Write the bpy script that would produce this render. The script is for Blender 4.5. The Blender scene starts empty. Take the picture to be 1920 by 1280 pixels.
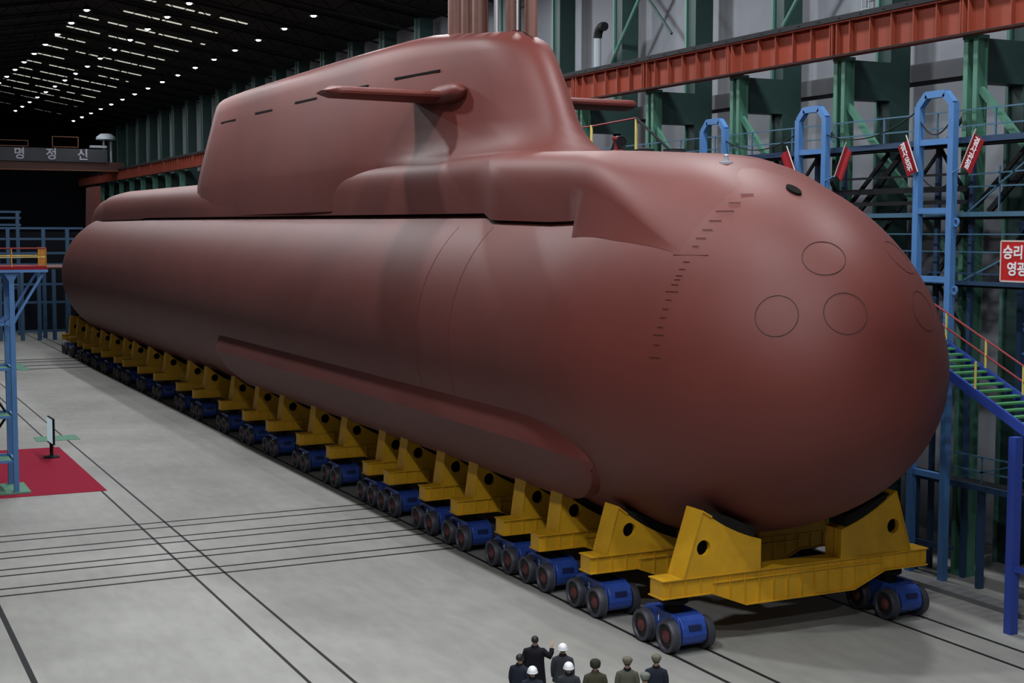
import bpy, bmesh, math, random
from mathutils import Vector, Matrix, Quaternion
random.seed(7)
PI = math.pi
scene = bpy.context.scene
COL = scene.collection

# ------------------------------------------------------------------ camera
cam_d = bpy.data.cameras.new('camera'); cam = bpy.data.objects.new('camera', cam_d); COL.objects.link(cam)
cam_d.sensor_width = 36.0; cam_d.lens = 2634.36 / 1920 * 36.0
cam_d.clip_start = 0.2; cam_d.clip_end = 600
dv = Vector((-0.89480279, 0.43968906, -0.07746929)); rv = Vector((0.4409466, 0.89753281, 0.00096947)); uv = rv.cross(dv)
cam.matrix_world = Matrix((( rv.x, uv.x, -dv.x, 0), (rv.y, uv.y, -dv.y, 0), (rv.z, uv.z, -dv.z, 12), (0, 0, 0, 1)))
scene.camera = cam

# ------------------------------------------------------------------ materials
def mat(name, col, rough=0.6, metal=0.0, noise=0.0, nscale=2.0, spec=0.5, coat=0.0, coat_rough=0.3, bump=0.0, emit=None, estr=0.0, col2=None, stretch=None):
    m = bpy.data.materials.new(name); m.use_nodes = True
    nt = m.node_tree; b = nt.nodes['Principled BSDF']
    b.inputs['Base Color'].default_value = (*col, 1); b.inputs['Roughness'].default_value = rough
    b.inputs['Metallic'].default_value = metal; b.inputs['Specular IOR Level'].default_value = spec
    b.inputs['Coat Weight'].default_value = coat; b.inputs['Coat Roughness'].default_value = coat_rough
    if emit:
        b.inputs['Emission Color'].default_value = (*emit, 1); b.inputs['Emission Strength'].default_value = estr
    if noise > 0 or bump > 0:
        tc = nt.nodes.new('ShaderNodeTexCoord'); mp = nt.nodes.new('ShaderNodeMapping')
        if stretch: mp.inputs['Scale'].default_value = stretch
        n = nt.nodes.new('ShaderNodeTexNoise'); n.inputs['Scale'].default_value = nscale; n.inputs['Detail'].default_value = 6
        n.inputs['Roughness'].default_value = 0.6
        nt.links.new(tc.outputs['Object'], mp.inputs['Vector']); nt.links.new(mp.outputs['Vector'], n.inputs['Vector'])
        if noise > 0:
            r = nt.nodes.new('ShaderNodeValToRGB')
            c2 = col2 if col2 else tuple(min(1, c * (1 + noise)) for c in col)
            c1 = tuple(c * (1 - noise) for c in col)
            r.color_ramp.elements[0].position = 0.3; r.color_ramp.elements[0].color = (*c1, 1)
            r.color_ramp.elements[1].position = 0.72; r.color_ramp.elements[1].color = (*c2, 1)
            nt.links.new(n.outputs['Fac'], r.inputs['Fac']); nt.links.new(r.outputs['Color'], b.inputs['Base Color'])
        if bump > 0:
            bp = nt.nodes.new('ShaderNodeBump'); bp.inputs['Strength'].default_value = bump; bp.inputs['Distance'].default_value = 0.05
            nt.links.new(n.outputs['Fac'], bp.inputs['Height']); nt.links.new(bp.outputs['Normal'], b.inputs['Normal'])
    return m
M = {}
M['hull'] = mat('red_oxide_paint', (0.118, 0.0235, 0.0175), 0.56, noise=0.12, nscale=0.25, spec=0.34, coat=0.08, coat_rough=0.50)
_b = M['hull'].node_tree.nodes['Principled BSDF']; _b.inputs['Sheen Weight'].default_value = 0.02; _b.inputs['Sheen Roughness'].default_value = 0.55; _b.inputs['Sheen Tint'].default_value = (0.85, 0.78, 0.82, 1)
M['hull_line'] = mat('dark_seam_line', (0.035, 0.008, 0.008), 0.7)
M['hull_mark'] = mat('draft_mark_paint', (0.080, 0.020, 0.016), 0.6)
M['slot'] = mat('opening_shade_black', (0.004, 0.004, 0.004), 0.9, spec=0.1)  # near-black stands in for the shade inside openings
M['yellow'] = mat('yellow_paint', (0.58, 0.31, 0.008), 0.55, noise=0.14, nscale=1.2)
M['pad'] = mat('black_rubber_pad', (0.012, 0.011, 0.010), 0.85, spec=0.2)
M['blue'] = mat('bogie_blue_paint', (0.020, 0.062, 0.31), 0.42, noise=0.15, nscale=2.5)
M['tyre'] = mat('worn_steel_tyre', (0.055, 0.058, 0.075), 0.5, metal=0.3)
M['web'] = mat('dark_wheel_web', (0.014, 0.013, 0.016), 0.7)
M['hub'] = mat('red_hub_paint', (0.095, 0.022, 0.024), 0.55)
M['white'] = mat('white_paint', (0.72, 0.72, 0.75), 0.5)
M['orange'] = mat('crane_orange_paint', (0.185, 0.026, 0.009), 0.7, noise=0.08, nscale=0.6)
M['green'] = mat('column_green_paint', (0.055, 0.165, 0.115), 0.55, noise=0.1, nscale=0.8)
M['dgreen'] = mat('building_green_paint', (0.010, 0.036, 0.032), 0.6, noise=0.1, nscale=0.5)
M['lgreen'] = mat('flange_green_paint', (0.055, 0.145, 0.118), 0.6)
M['wall'] = mat('white_wall_panel', (0.175, 0.19, 0.215), 0.7, noise=0.07, nscale=0.7)
M['wall_band'] = mat('grey_wall_band', (0.075, 0.08, 0.09), 0.7)
M['back'] = mat('back_end_shade', (0.008, 0.010, 0.015), 0.85, spec=0.1)  # poor light at the far end put into a near-black colour
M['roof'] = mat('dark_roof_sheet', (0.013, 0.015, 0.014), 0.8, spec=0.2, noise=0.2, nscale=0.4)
M['truss'] = mat('dark_truss_steel', (0.009, 0.011, 0.013), 0.7, spec=0.2)
M['bluesteel'] = mat('scaffold_blue_paint', (0.068, 0.19, 0.43), 0.45, noise=0.1, nscale=1.5)
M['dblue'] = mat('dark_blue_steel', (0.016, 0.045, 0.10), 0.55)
M['dark'] = mat('dark_steel', (0.010, 0.011, 0.013), 0.75, spec=0.2)
M['rblue'] = mat('royal_blue_paint', (0.028, 0.060, 0.32), 0.45)
M['red'] = mat('red_rail_paint', (0.21, 0.012, 0.016), 0.55)
M['railyel'] = mat('pale_yellow_rail_paint', (0.62, 0.50, 0.14), 0.5)
M['ochre'] = mat('ochre_rail_paint', (0.55, 0.26, 0.03), 0.5)
M['crane_ochre'] = mat('dimmed_crane_ochre', (0.16, 0.06, 0.025), 0.7)  # ochre darkened to put the far end's dimness into the colour
M['letter_grey'] = mat('lettering_grey', (0.40, 0.40, 0.46), .6)
M['stage_blue'] = mat('stage_blue_paint', (0.03, 0.085, 0.17), .6)
M['teal'] = mat('teal_rail_paint', (0.045, 0.12, 0.19), 0.55)
M['navy'] = mat('navy_recess', (0.006, 0.014, 0.075), .6)
M['tread'] = mat('green_tread_paint', (0.07, 0.27, 0.10), 0.55)
M['banner'] = mat('banner_red_cloth', (0.24, 0.010, 0.018), 0.8, spec=0.2)
M['sign'] = mat('sign_red_paint', (0.45, 0.012, 0.012), 0.5)
M['pole'] = mat('pale_pole', (0.55, 0.45, 0.42), 0.5)
M['groove'] = mat('rail_groove_steel', (0.012, 0.012, 0.013), 0.7, spec=0.3)
M['carpet'] = mat('red_carpet', (0.34, 0.02, 0.05), 0.95, spec=0.1, noise=0.1, nscale=4)
M['gpaint'] = mat('green_floor_paint', (0.12, 0.30, 0.20), 0.8, noise=0.1, nscale=2)
M['kerb'] = mat('dark_kerb', (0.17, 0.175, 0.18), 0.85, noise=0.15, nscale=1.2)
M['mast_copper'] = mat('mast_primer', (0.13, 0.052, 0.037), 0.5, noise=0.1, nscale=3)
M['mast_grey'] = mat('mast_bare_metal', (0.40, 0.40, 0.42), 0.35, metal=0.5)
M['lampglow'] = mat('lamp_glow', (1, 1, 1), 0.5, emit=(0.93, 0.96, 1.0), estr=30)
M['skylight'] = mat('daylit_glazing', (0.8, 0.82, 0.78), 0.4, emit=(0.93, 0.97, 0.82), estr=0.75)
M['skin'] = mat('skin', (0.50, 0.30, 0.22), 0.55)
M['hair'] = mat('black_hair', (0.012, 0.010, 0.010), 0.6)
M['coat_black'] = mat('black_coat', (0.008, 0.007, 0.011), 0.8, spec=0.2)
M['coat_navy'] = mat('navy_jacket', (0.014, 0.018, 0.030), 0.8, spec=0.2)
M['coat_grey'] = mat('charcoal_jacket', (0.030, 0.033, 0.040), 0.8, spec=0.2)
M['coat_olive'] = mat('olive_uniform', (0.050, 0.048, 0.030), 0.8, spec=0.2)
M['coat_khaki'] = mat('khaki_coat', (0.085, 0.085, 0.062), 0.85, spec=0.2)
M['cap_olive'] = mat('dark_fur_hat', (0.035, 0.033, 0.026), 0.9, spec=0.1)
M['cap_khaki'] = mat('khaki_cap', (0.13, 0.12, 0.085), 0.85, spec=0.2)
M['cap_grey'] = mat('grey_cap', (0.15, 0.16, 0.14), 0.85, spec=0.2)
M['helmet'] = mat('white_helmet', (0.80, 0.81, 0.84), 0.35)
M['cabin'] = mat('pale_machine_paint', (0.30, 0.34, 0.38), 0.6)
M['board_glow'] = mat('board_glow_face', (0.30, 0.40, 0.42), 0.3, emit=(0.50, 0.72, 0.78), estr=0.55)  # added glow so the notice board face reads bright

def floor_mat():
    m = bpy.data.materials.new('worn_concrete'); m.use_nodes = True; nt = m.node_tree; b = nt.nodes['Principled BSDF']
    b.inputs['Roughness'].default_value = 0.62; b.inputs['Specular IOR Level'].default_value = 0.35
    tc = nt.nodes.new('ShaderNodeTexCoord')
    n1 = nt.nodes.new('ShaderNodeTexNoise'); n1.inputs['Scale'].default_value = 0.16; n1.inputs['Detail'].default_value = 7
    n2 = nt.nodes.new('ShaderNodeTexNoise'); n2.inputs['Scale'].default_value = 2.2; n2.inputs['Detail'].default_value = 8
    mp = nt.nodes.new('ShaderNodeMapping'); mp.inputs['Scale'].default_value = (0.35, 1, 1)
    nt.links.new(tc.outputs['Object'], n1.inputs['Vector']); nt.links.new(tc.outputs['Object'], mp.inputs['Vector']); nt.links.new(mp.outputs['Vector'], n2.inputs['Vector'])
    r1 = nt.nodes.new('ShaderNodeValToRGB'); r1.color_ramp.elements[0].position = 0.32; r1.color_ramp.elements[1].position = 0.68
    r1.color_ramp.elements[0].color = (0.265, 0.265, 0.245, 1); r1.color_ramp.elements[1].color = (0.37, 0.37, 0.345, 1)
    r2 = nt.nodes.new('ShaderNodeValToRGB'); r2.color_ramp.elements[0].position = 0.25; r2.color_ramp.elements[1].position = 0.75
    r2.color_ramp.elements[0].color = (0.86, 0.86, 0.87, 1); r2.color_ramp.elements[1].color = (1.05, 1.05, 1.04, 1)
    mx = nt.nodes.new('ShaderNodeMix'); mx.data_type = 'RGBA'; mx.blend_type = 'MULTIPLY'; mx.inputs[0].default_value = 1
    nt.links.new(n1.outputs['Fac'], r1.inputs['Fac']); nt.links.new(n2.outputs['Fac'], r2.inputs['Fac'])
    nt.links.new(r1.outputs['Color'], mx.inputs[6]); nt.links.new(r2.outputs['Color'], mx.inputs[7])
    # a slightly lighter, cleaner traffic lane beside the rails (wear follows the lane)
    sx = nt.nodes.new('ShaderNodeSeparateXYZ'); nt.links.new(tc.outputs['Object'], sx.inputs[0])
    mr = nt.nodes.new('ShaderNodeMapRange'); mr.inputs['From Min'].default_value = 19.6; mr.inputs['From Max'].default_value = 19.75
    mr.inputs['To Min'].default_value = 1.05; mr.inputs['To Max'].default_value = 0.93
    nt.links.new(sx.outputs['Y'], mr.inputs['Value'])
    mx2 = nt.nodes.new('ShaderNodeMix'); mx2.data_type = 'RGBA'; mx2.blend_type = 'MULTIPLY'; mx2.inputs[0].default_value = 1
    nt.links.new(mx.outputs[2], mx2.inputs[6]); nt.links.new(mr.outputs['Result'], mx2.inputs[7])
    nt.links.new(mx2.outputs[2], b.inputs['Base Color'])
    return m
M['floor'] = floor_mat()

# ------------------------------------------------------------------ mesh builder
class MB:
    def __init__(s): s.v = []; s.f = []; s.mi = []; s.cur = 0
    def add(s, vs, fs):
        o = len(s.v); s.v += [tuple(v) for v in vs]
        for f in fs: s.f.append([i + o for i in f]); s.mi.append(s.cur)
        return s
    def box(s, x0, x1, y0, y1, z0, z1):
        vs = [(x, y, z) for x in (x0, x1) for y in (y0, y1) for z in (z0, z1)]
        return s.add(vs, [(0, 1, 3, 2), (4, 6, 7, 5), (0, 4, 5, 1), (2, 3, 7, 6), (0, 2, 6, 4), (1, 5, 7, 3)])
    def bar(s, a, b, w, h, up=(0, 0, 1)):
        a, b = Vector(a), Vector(b); d = (b - a).normalized(); up = Vector(up)
        if abs(d.dot(up)) > 0.98: up = Vector((1, 0, 0))
        r = d.cross(up).normalized(); u = r.cross(d).normalized()
        vs = [p + r * sx * w / 2 + u * sz * h / 2 for p in (a, b) for sx in (-1, 1) for sz in (-1, 1)]
        return s.add(vs, [(0, 1, 3, 2), (4, 6, 7, 5), (0, 4, 5, 1), (2, 3, 7, 6), (0, 2, 6, 4), (1, 5, 7, 3)])
    def tube(s, a, b, r, n=10, r2=None):
        a, b = Vector(a), Vector(b); d = (b - a).normalized(); r2 = r if r2 is None else r2
        up = Vector((0, 0, 1)) if abs(d.z) < 0.95 else Vector((1, 0, 0))
        x = d.cross(up).normalized(); y = d.cross(x).normalized()
        vs = [];
        for p, rr in ((a, r), (b, r2)):
            vs += [p + (x * math.cos(2 * PI * i / n) + y * math.sin(2 * PI * i / n)) * rr for i in range(n)]
        fs = [(i, (i + 1) % n, n + (i + 1) % n, n + i) for i in range(n)] + [tuple(range(n))[::-1], tuple(range(n, 2 * n))]
        return s.add(vs, fs)
    def path(s, pts, r, n=8):
        for a, b in zip(pts, pts[1:]):
            s.tube(a, b, r, n)
        return s
    def loft(s, rings, closed=True, cap0=True, cap1=True):
        n = len(rings[0]); o = len(s.v); s.v += [tuple(p) for r in rings for p in r]
        k = n if closed else n - 1
        for j in range(len(rings) - 1):
            for i in range(k):
                a = o + j * n + i; b = o + j * n + (i + 1) % n
                s.f.append([a, b, b + n, a + n]); s.mi.append(s.cur)
        if cap0: s.f.append([o + i for i in range(n)][::-1]); s.mi.append(s.cur)
        if cap1: s.f.append([o + (len(rings) - 1) * n + i for i in range(n)]); s.mi.append(s.cur)
        return s
    def prism(s, poly, axis, a, b):
        # poly: list of 2D points; axis: 'x','y','z' extrusion axis
        def P(p, t):
            return {'x': (t, p[0], p[1]), 'y': (p[0], t, p[1]), 'z': (p[0], p[1], t)}[axis]
        n = len(poly); vs = [P(p, a) for p in poly] + [P(p, b) for p in poly]
        fs = [(i, (i + 1) % n, n + (i + 1) % n, n + i) for i in range(n)] + [tuple(range(n))[::-1], tuple(range(n, 2 * n))]
        return s.add(vs, fs)
    def lathe(s, prof, axis='z', n=20, c=(0, 0, 0)):
        rings = []
        for r, t in prof:
            ring = []
            for i in range(n):
                a = 2 * PI * i / n; u, w = r * math.cos(a), r * math.sin(a)
                ring.append({'x': (c[0] + t, c[1] + u, c[2] + w), 'y': (c[0] + u, c[1] + t, c[2] + w), 'z': (c[0] + u, c[1] + w, c[2] + t)}[axis])
            rings.append(ring)
        return s.loft(rings)
    def build(s, name, m, parent=None, smooth=False, bevel=0.0, sharp=0.7):
        me = bpy.data.meshes.new(name); me.from_pydata(s.v, [], s.f)
        ms = m if isinstance(m, (list, tuple)) else [m]
        for k in ms: me.materials.append(k)
        for p, i in zip(me.polygons, s.mi): p.material_index = i
        bm = bmesh.new(); bm.from_mesh(me); bmesh.ops.recalc_face_normals(bm, faces=bm.faces); bm.to_mesh(me); bm.free()
        if smooth:
            me.polygons.foreach_set('use_smooth', [True] * len(me.polygons))
            me.set_sharp_from_angle(angle=sharp)
        o = bpy.data.objects.new(name, me); COL.objects.link(o)
        if parent: o.parent = parent
        if bevel > 0:
            bv = o.modifiers.new('bevel', 'BEVEL'); bv.width = bevel; bv.segments = 2; bv.limit_method = 'ANGLE'
        return o
def tag(o, label=None, cat=None, group=None, kind=None):
    if label: o['label'] = label
    if cat: o['category'] = cat
    if group: o['group'] = group
    if kind: o['kind'] = kind
    return o
def thing(name, label, cat, loc=(0, 0, 0), rz=0, group=None):
    o = bpy.data.objects.new(name, None); o.empty_display_size = 0.3; COL.objects.link(o); o.location = loc; o.rotation_euler = (0, 0, rz)
    return tag(o, label, cat, group)
def kids(o): return [c for c in bpy.data.objects if c.parent == o]
def copy_tree(o, parent=None):
    c = o.copy(); COL.objects.link(c)
    if parent: c.parent = parent
    for ch in KIDS.get(o.name, None) or kids(o): copy_tree(ch, c)
    return c
KIDS = {}
def text_mesh(body, size, m, parent=None, name='lettering', depth=0.01, bold=0.0, align='CENTER'):
    c = bpy.data.curves.new('tmp', 'FONT'); c.body = body; c.size = size; c.extrude = depth; c.offset = bold; c.align_x = align; c.align_y = 'CENTER'
    c.resolution_u = 3
    t = bpy.data.objects.new('tmp', c); COL.objects.link(t)
    dg = bpy.context.evaluated_depsgraph_get(); me = bpy.data.meshes.new_from_object(t.evaluated_get(dg))
    bpy.data.objects.remove(t); me.materials.clear(); me.materials.append(m); me.name = name
    o = bpy.data.objects.new(name, me); COL.objects.link(o)
    if parent: o.parent = parent
    return o
ORD = ['first', 'second', 'third', 'fourth', 'fifth', 'sixth', 'seventh', 'eighth', 'ninth', 'tenth', 'eleventh', 'twelfth', 'thirteenth', 'fourteenth', 'fifteenth', 'sixteenth', 'seventeenth', 'eighteenth', 'nineteenth', 'twentieth', 'twenty-first', 'twenty-second', 'twenty-third', 'twenty-fourth', 'twenty-fifth', 'twenty-sixth', 'twenty-seventh', 'twenty-eighth', 'twenty-ninth', 'thirtieth']

# ------------------------------------------------------------------ the hall
BAY = 6.95; X0 = -36.9
def struct(name, mb, m, smooth=False):
    o = mb.build(name, m, smooth=smooth); o['kind'] = 'structure'; return o
f = MB(); f.box(-222, 30, -14, 41, -0.5, 0.0); struct('floor', f, M['floor'])
# right wall: white cladding, with a dark sill band at low level, built as one wall
w = MB(); w.box(-222, -18, 40.0, 40.4, 0, 28.2)
struct('wall_right', w, M['wall'])
w = MB()
w.box(-222, -18, 39.85, 40.0, 18.05, 18.75); struct('trim_1', w, M['wall_band'])
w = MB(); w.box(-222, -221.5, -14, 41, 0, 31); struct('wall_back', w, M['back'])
# pitched roof: ridge at y = 20
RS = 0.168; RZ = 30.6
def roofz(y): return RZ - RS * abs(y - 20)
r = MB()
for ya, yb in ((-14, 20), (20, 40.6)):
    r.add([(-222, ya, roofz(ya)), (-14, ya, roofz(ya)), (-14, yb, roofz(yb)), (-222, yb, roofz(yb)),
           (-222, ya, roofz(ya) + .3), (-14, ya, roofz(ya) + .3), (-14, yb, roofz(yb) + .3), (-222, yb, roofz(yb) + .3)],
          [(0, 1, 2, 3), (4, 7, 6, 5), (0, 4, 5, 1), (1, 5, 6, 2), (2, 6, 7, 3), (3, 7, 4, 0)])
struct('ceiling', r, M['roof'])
# skylight strips between the trusses on the slope over the submarine
for k in range(17):
    xs = -112.2 - BAY * k + (0 if k else 0)
    if xs < -216: break
    mb = MB()
    y = 20.6
    random.seed(100 + k)
    while y < 31.2:
        L = random.choice((0.9, 1.6, 2.2, 2.9)); g = random.choice((0.25, 0.35, 0.8))
        ye = min(y + L, 31.4)
        if random.random() < 0.86:
            mb.add([(xs - .17, y, roofz(y) - .05), (xs + .17, y, roofz(y) - .05), (xs + .17, ye, roofz(ye) - .05), (xs - .17, ye, roofz(ye) - .05),
                    (xs - .17, y, roofz(y) + .05), (xs + .17, y, roofz(y) + .05), (xs + .17, ye, roofz(ye) + .05), (xs - .17, ye, roofz(ye) + .05)],
                   [(0, 1, 2, 3), (4, 7, 6, 5), (0, 4, 5, 1), (1, 5, 6, 2), (2, 6, 7, 3), (3, 7, 4, 0)])
        y = ye + g
    struct('window_%d' % (k + 1), mb, M['skylight'])
random.seed(7)
# roof trusses on the column lines
def make_truss():
    root = thing('roof_truss', 'dark steel roof truss', 'truss', (0, 0, 0))
    t = MB(); t.bar((0, 0, roofz(0) - 1.2), (0, 20, RZ - 1.2), .12, .12); t.bar((0, 20, RZ - 1.2), (0, 39.6, roofz(39.6) - 1.2), .12, .12)
    t.build('bottom_chord', M['truss'], root)
    t = MB(); t.bar((0, 0, roofz(0) - .15), (0, 20, RZ - .15), .16, .16); t.bar((0, 20, RZ - .15), (0, 39.6, roofz(39.6) - .15), .16, .16)
    t.build('top_chord', M['truss'], root)
    t = MB()
    for i in range(15):
        y = 2.5 * i
        t.bar((0, y, roofz(y) - 1.2), (0, y + 1.25, roofz(y + 1.25) - .2), .06, .06); t.bar((0, y + 1.25, roofz(y + 1.25) - .2), (0, y + 2.5, roofz(y + 2.5) - 1.2), .06, .06)
    t.build('web', M['truss'], root)
    return root
tr = make_truss(); KIDS[tr.name] = kids(tr)
TRUSS_X = [X0 - BAY * (k + 6.27) for k in range(20)]
for i, x in enumerate(TRUSS_X):
    o = tr if i == 0 else copy_tree(tr)
    o.location = (x, 0, 0)
    tag(o, 'dark steel roof truss, %s of the row counting from the camera end' % ORD[i], 'truss', 'roof trusses under the ceiling')

# lamps
def make_lamp():
    root = thing('ceiling_lamp', 'lamp', 'lamp')
    b = MB(); b.tube((0, 0, .30), (0, 0, 1.1), .03, 6); b.build('stem', M['truss'], root)
    b = MB(); b.lathe([(.06, .36), (.14, .30), (.34, .02), (.36, 0.0), (.33, .0), (.12, .27), (.02, .30)], n=16); b.build('shade', M['truss'], root, smooth=True)
    b = MB(); b.lathe([(.02, -.09), (.12, -.07), (.20, 0.0), (.16, .12), (.05, .20)], n=14); b.build('bulb', M['lampglow'], root, smooth=True)
    return root
lp = make_lamp(); KIDS[lp.name] = kids(lp)
first = True
ld = bpy.data.lights.new('lamp_light', 'AREA'); ld.shape = 'DISK'; ld.size = 0.9; ld.energy = 520; ld.color = (0.95, 0.97, 1.0)
ld2 = ld.copy(); ld2.energy = 260
def add_lamp(x, y, z, label, grp):
    global first
    if first: o = lp; first = False
    else: o = copy_tree(lp)
    o.location = (x, y, z); tag(o, label, 'lamp', grp)
    lo = bpy.data.objects.new('lamp_light', ld if x > -150 else ld2); COL.objects.link(lo); lo.location = (x, y, z - .14)
rowA = [-99.4 - BAY * k for k in range(12)]; rowB = [-99.4 - BAY * k for k in range(15)]; rowC = [-95.9 - BAY * k for k in range(16)]
for k, x in enumerate(rowA): add_lamp(x, 17.9, 28.0, 'white ceiling lamp in the upper left row along the roof ridge, %s from the front' % ORD[k], 'lamps of the ridge row')
for k, x in enumerate(rowB): add_lamp(x, 23.7, 27.9, 'white ceiling lamp in the middle row between the skylight strips, %s from the front' % ORD[k], 'lamps of the middle row')
for k, x in enumerate(rowC): add_lamp(x, 31.6, 27.1, 'white ceiling lamp in the right row beyond the skylight strips, %s from the front' % ORD[k], 'lamps of the right row')
# the same rows of lamps go on above and in front of the picture; their light reaches the hull
lf = bpy.data.lights.new('hall_and_fill_light', 'AREA'); lf.shape = 'DISK'; lf.size = 1.2; lf.energy = 2300; lf.color = (0.95, 0.97, 1.0)
for y in (17.9, 31.6):
    for k in range(6):
        if y > 30 and k > 4: continue
        lo = bpy.data.objects.new('hall_and_fill_light', lf); COL.objects.link(lo); lo.location = (-88 + 13.9 * k, y, 27.3)
nose_fill = lf.copy(); nose_fill.energy = 4600; nose_fill.size = 1.6  # added fill lights without fixtures, to brighten the nose from front left
for (x, y) in ((-23, 5.0), (-9, 5.0), (8, 12.0)):
    lo = bpy.data.objects.new('hall_and_fill_light', nose_fill); COL.objects.link(lo); lo.location = (x, y, 27.3)

# crane runway: beam, rail, columns
t = thing('crane_runway_beam', 'long orange-red crane runway beam with vertical ribs along the right wall', 'beam', (0, 35.6, 18.75))
b = MB(); b.box(-221, -20, -.02, .02, 0.04, 1.29); b.box(-221, -20, -.24, .24, 0, .05); b.box(-221, -20, -.24, .24, 1.27, 1.34)
x = X0 - 1.4 + BAY * 2
while x > -221:
    b.box(x - .02, x + .02, -.22, .22, .05, 1.28); x -= 1.16
for k in range(-2, 27):
    xc = X0 - BAY * k; b.box(xc - .16, xc - .11, -.23, .23, .02, 1.3); b.box(xc + .11, xc + .16, -.23, .23, .02, 1.3)
b.build('girder', M['orange'], t)
b = MB(); b.box(-221, -20, -.3, .3, 1.34, 1.40); b.bar((-221, 0, 1.50), (-20, 0, 1.50), .09, .2)
for k in range(160): b.box(-20 - 1.25 * k - .12, -20 - 1.25 * k + .12, -.22, .22, 1.40, 1.47)
b.build('crane_rail', M['dark'], t)
b = MB(); b.bar((-221, -.34, .02), (-20, -.34, .02), .05, .05); b.build('conductor_bar', M['dark'], t)

def make_crane_column():
    root = thing('crane_column', 'green column', 'column')
    b = MB()
    for s in (-1, 1):
        b.box(s * .23 - .10, s * .23 + .10, -.24, -.20, 0, 18.72); b.box(s * .23 - .10, s * .23 + .10, .20, .24, 0, 18.72); b.box(s * .23 - .02, s * .23 + .02, -.2, .2, 0, 18.72)
    b.build('shaft', M['green'], root)
    b = MB()
    for i in range(18):
        z = .4 + i * 1.0; b.box(-.14, .14, .15, .19, z - .4, z + .42)
    b.build('lacing', M['dgreen'], root)
    b = MB(); b.box(-.55, .55, -.45, .45, 0, .12); b.build('base_plate', M['green'], root)
    b = MB(); b.box(-.36, .36, -.26, .26, 18.62, 18.75); b.build('cap_plate', M['green'], root)
    b = MB(); b.bar((.3, 0, 16.9), (6.6, 0, 10.6), .16, .24); b.build('brace', M['green'], root)
    b = MB(); b.bar((-.3, .15, 16.4), (-5.8, .15, 10.9), .08, .12); b.build('brace', M['dark'], root)
    return root
cc = make_crane_column(); KIDS[cc.name] = kids(cc)
cols = [0, 1, 2, 3, 4, -1] + list(range(17, 26))
for i, k in enumerate(cols):
    o = cc if i == 0 else copy_tree(cc)
    o.location = (X0 - BAY * k, 35.9, 0)
    if k <= 4: lab = 'green laced column carrying the orange crane beam, %s from the right edge of the picture' % ORD[k + 1] if k >= 0 else 'green laced crane column at the right end of the orange beam beside the stair'
    else: lab = 'green laced crane column far down the hall, %s from the back wall' % ORD[25 - k]
    tag(o, lab, 'column', 'green columns under the crane beam')

def make_building_column():
    root = thing('building_column', 'dark green wall column', 'column')
    b = MB(); b.box(-.36, .36, -.45, .55, 0, 27.0); b.build('shaft', M['dgreen'], root)
    b = MB(); b.box(-.44, -.30, -.55, .45, 0, 27.0); b.build('flange', M['lgreen'], root)
    b = MB(); b.box(-.36, .36, -2.3, -.45, 17.2, 18.7); b.build('bracket', M['dgreen'], root)
    return root
bc = make_building_column(); KIDS[bc.name] = kids(bc)
BCX = [-51.2 - BAY * k for k in range(-2, 24)]
for i, x in enumerate(BCX):
    o = bc if i == 0 else copy_tree(bc)
    o.location = (x, 38.7, 0)
    tag(o, 'dark green building column standing against the white wall panels, %s from the right' % ORD[i], 'column', 'dark columns along the right wall')
# crossed wind braces between building columns
for k, xa in enumerate((-66.1, -51.2 + BAY * 0)):
    o = thing('wind_brace', ('crossed green tie rods on the white wall to the right of the vent pipe', 'single pair of green tie rods on the white wall near the top right')[k], 'brace', (xa, 38.05, 0))
    b = MB(); b.tube((.6, 0, 21.0), (6.3, 0, 27.0), .09, 8); b.build('rod', M['lgreen'], o)
    b = MB(); b.tube((.6, .12, 27.0), (6.3, .12, 21.8), .07, 8); b.build('rod', M['dgreen'], o)
# vent pipe with a bent hood, clamped to the wall column
t = thing('vent_pipe', 'grey vent pipe with a bent dark hood beside a wall column above the crane beam', 'pipe', (-67.25, 38.2, 19.0))
b = MB(); b.tube((0, 0, 0), (0, 0, 3.5), .19, 14); b.build('pipe', M['cabin'], t, smooth=True)
b = MB()
pts = [(.55 - .55 * math.cos(a), 0, 3.5 + .55 * math.sin(a)) for a in [PI * i / 10 * .62 for i in range(11)]]
for a, c in zip(pts, pts[1:]): b.tube(a, c, .24, 14)
b.build('hood', M['dark'], t, smooth=True)
t = thing('wall_ladder', 'thin pale wall ladder above the crane beam near the top right', 'ladder', (-50.5 + 3.3, 39.7, 20.5))
b = MB(); b.tube((-.22, 0, 0), (-.22, 0, 7), .03, 6); b.tube((.22, 0, 0), (.22, 0, 7), .03, 6); b.build('rail', M['cabin'], t)
b = MB()
for i in range(12): b.tube((-.22, 0, .3 + i * .55), (.22, 0, .3 + i * .55), .025, 6)
b.build('rungs', M['cabin'], t)

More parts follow.
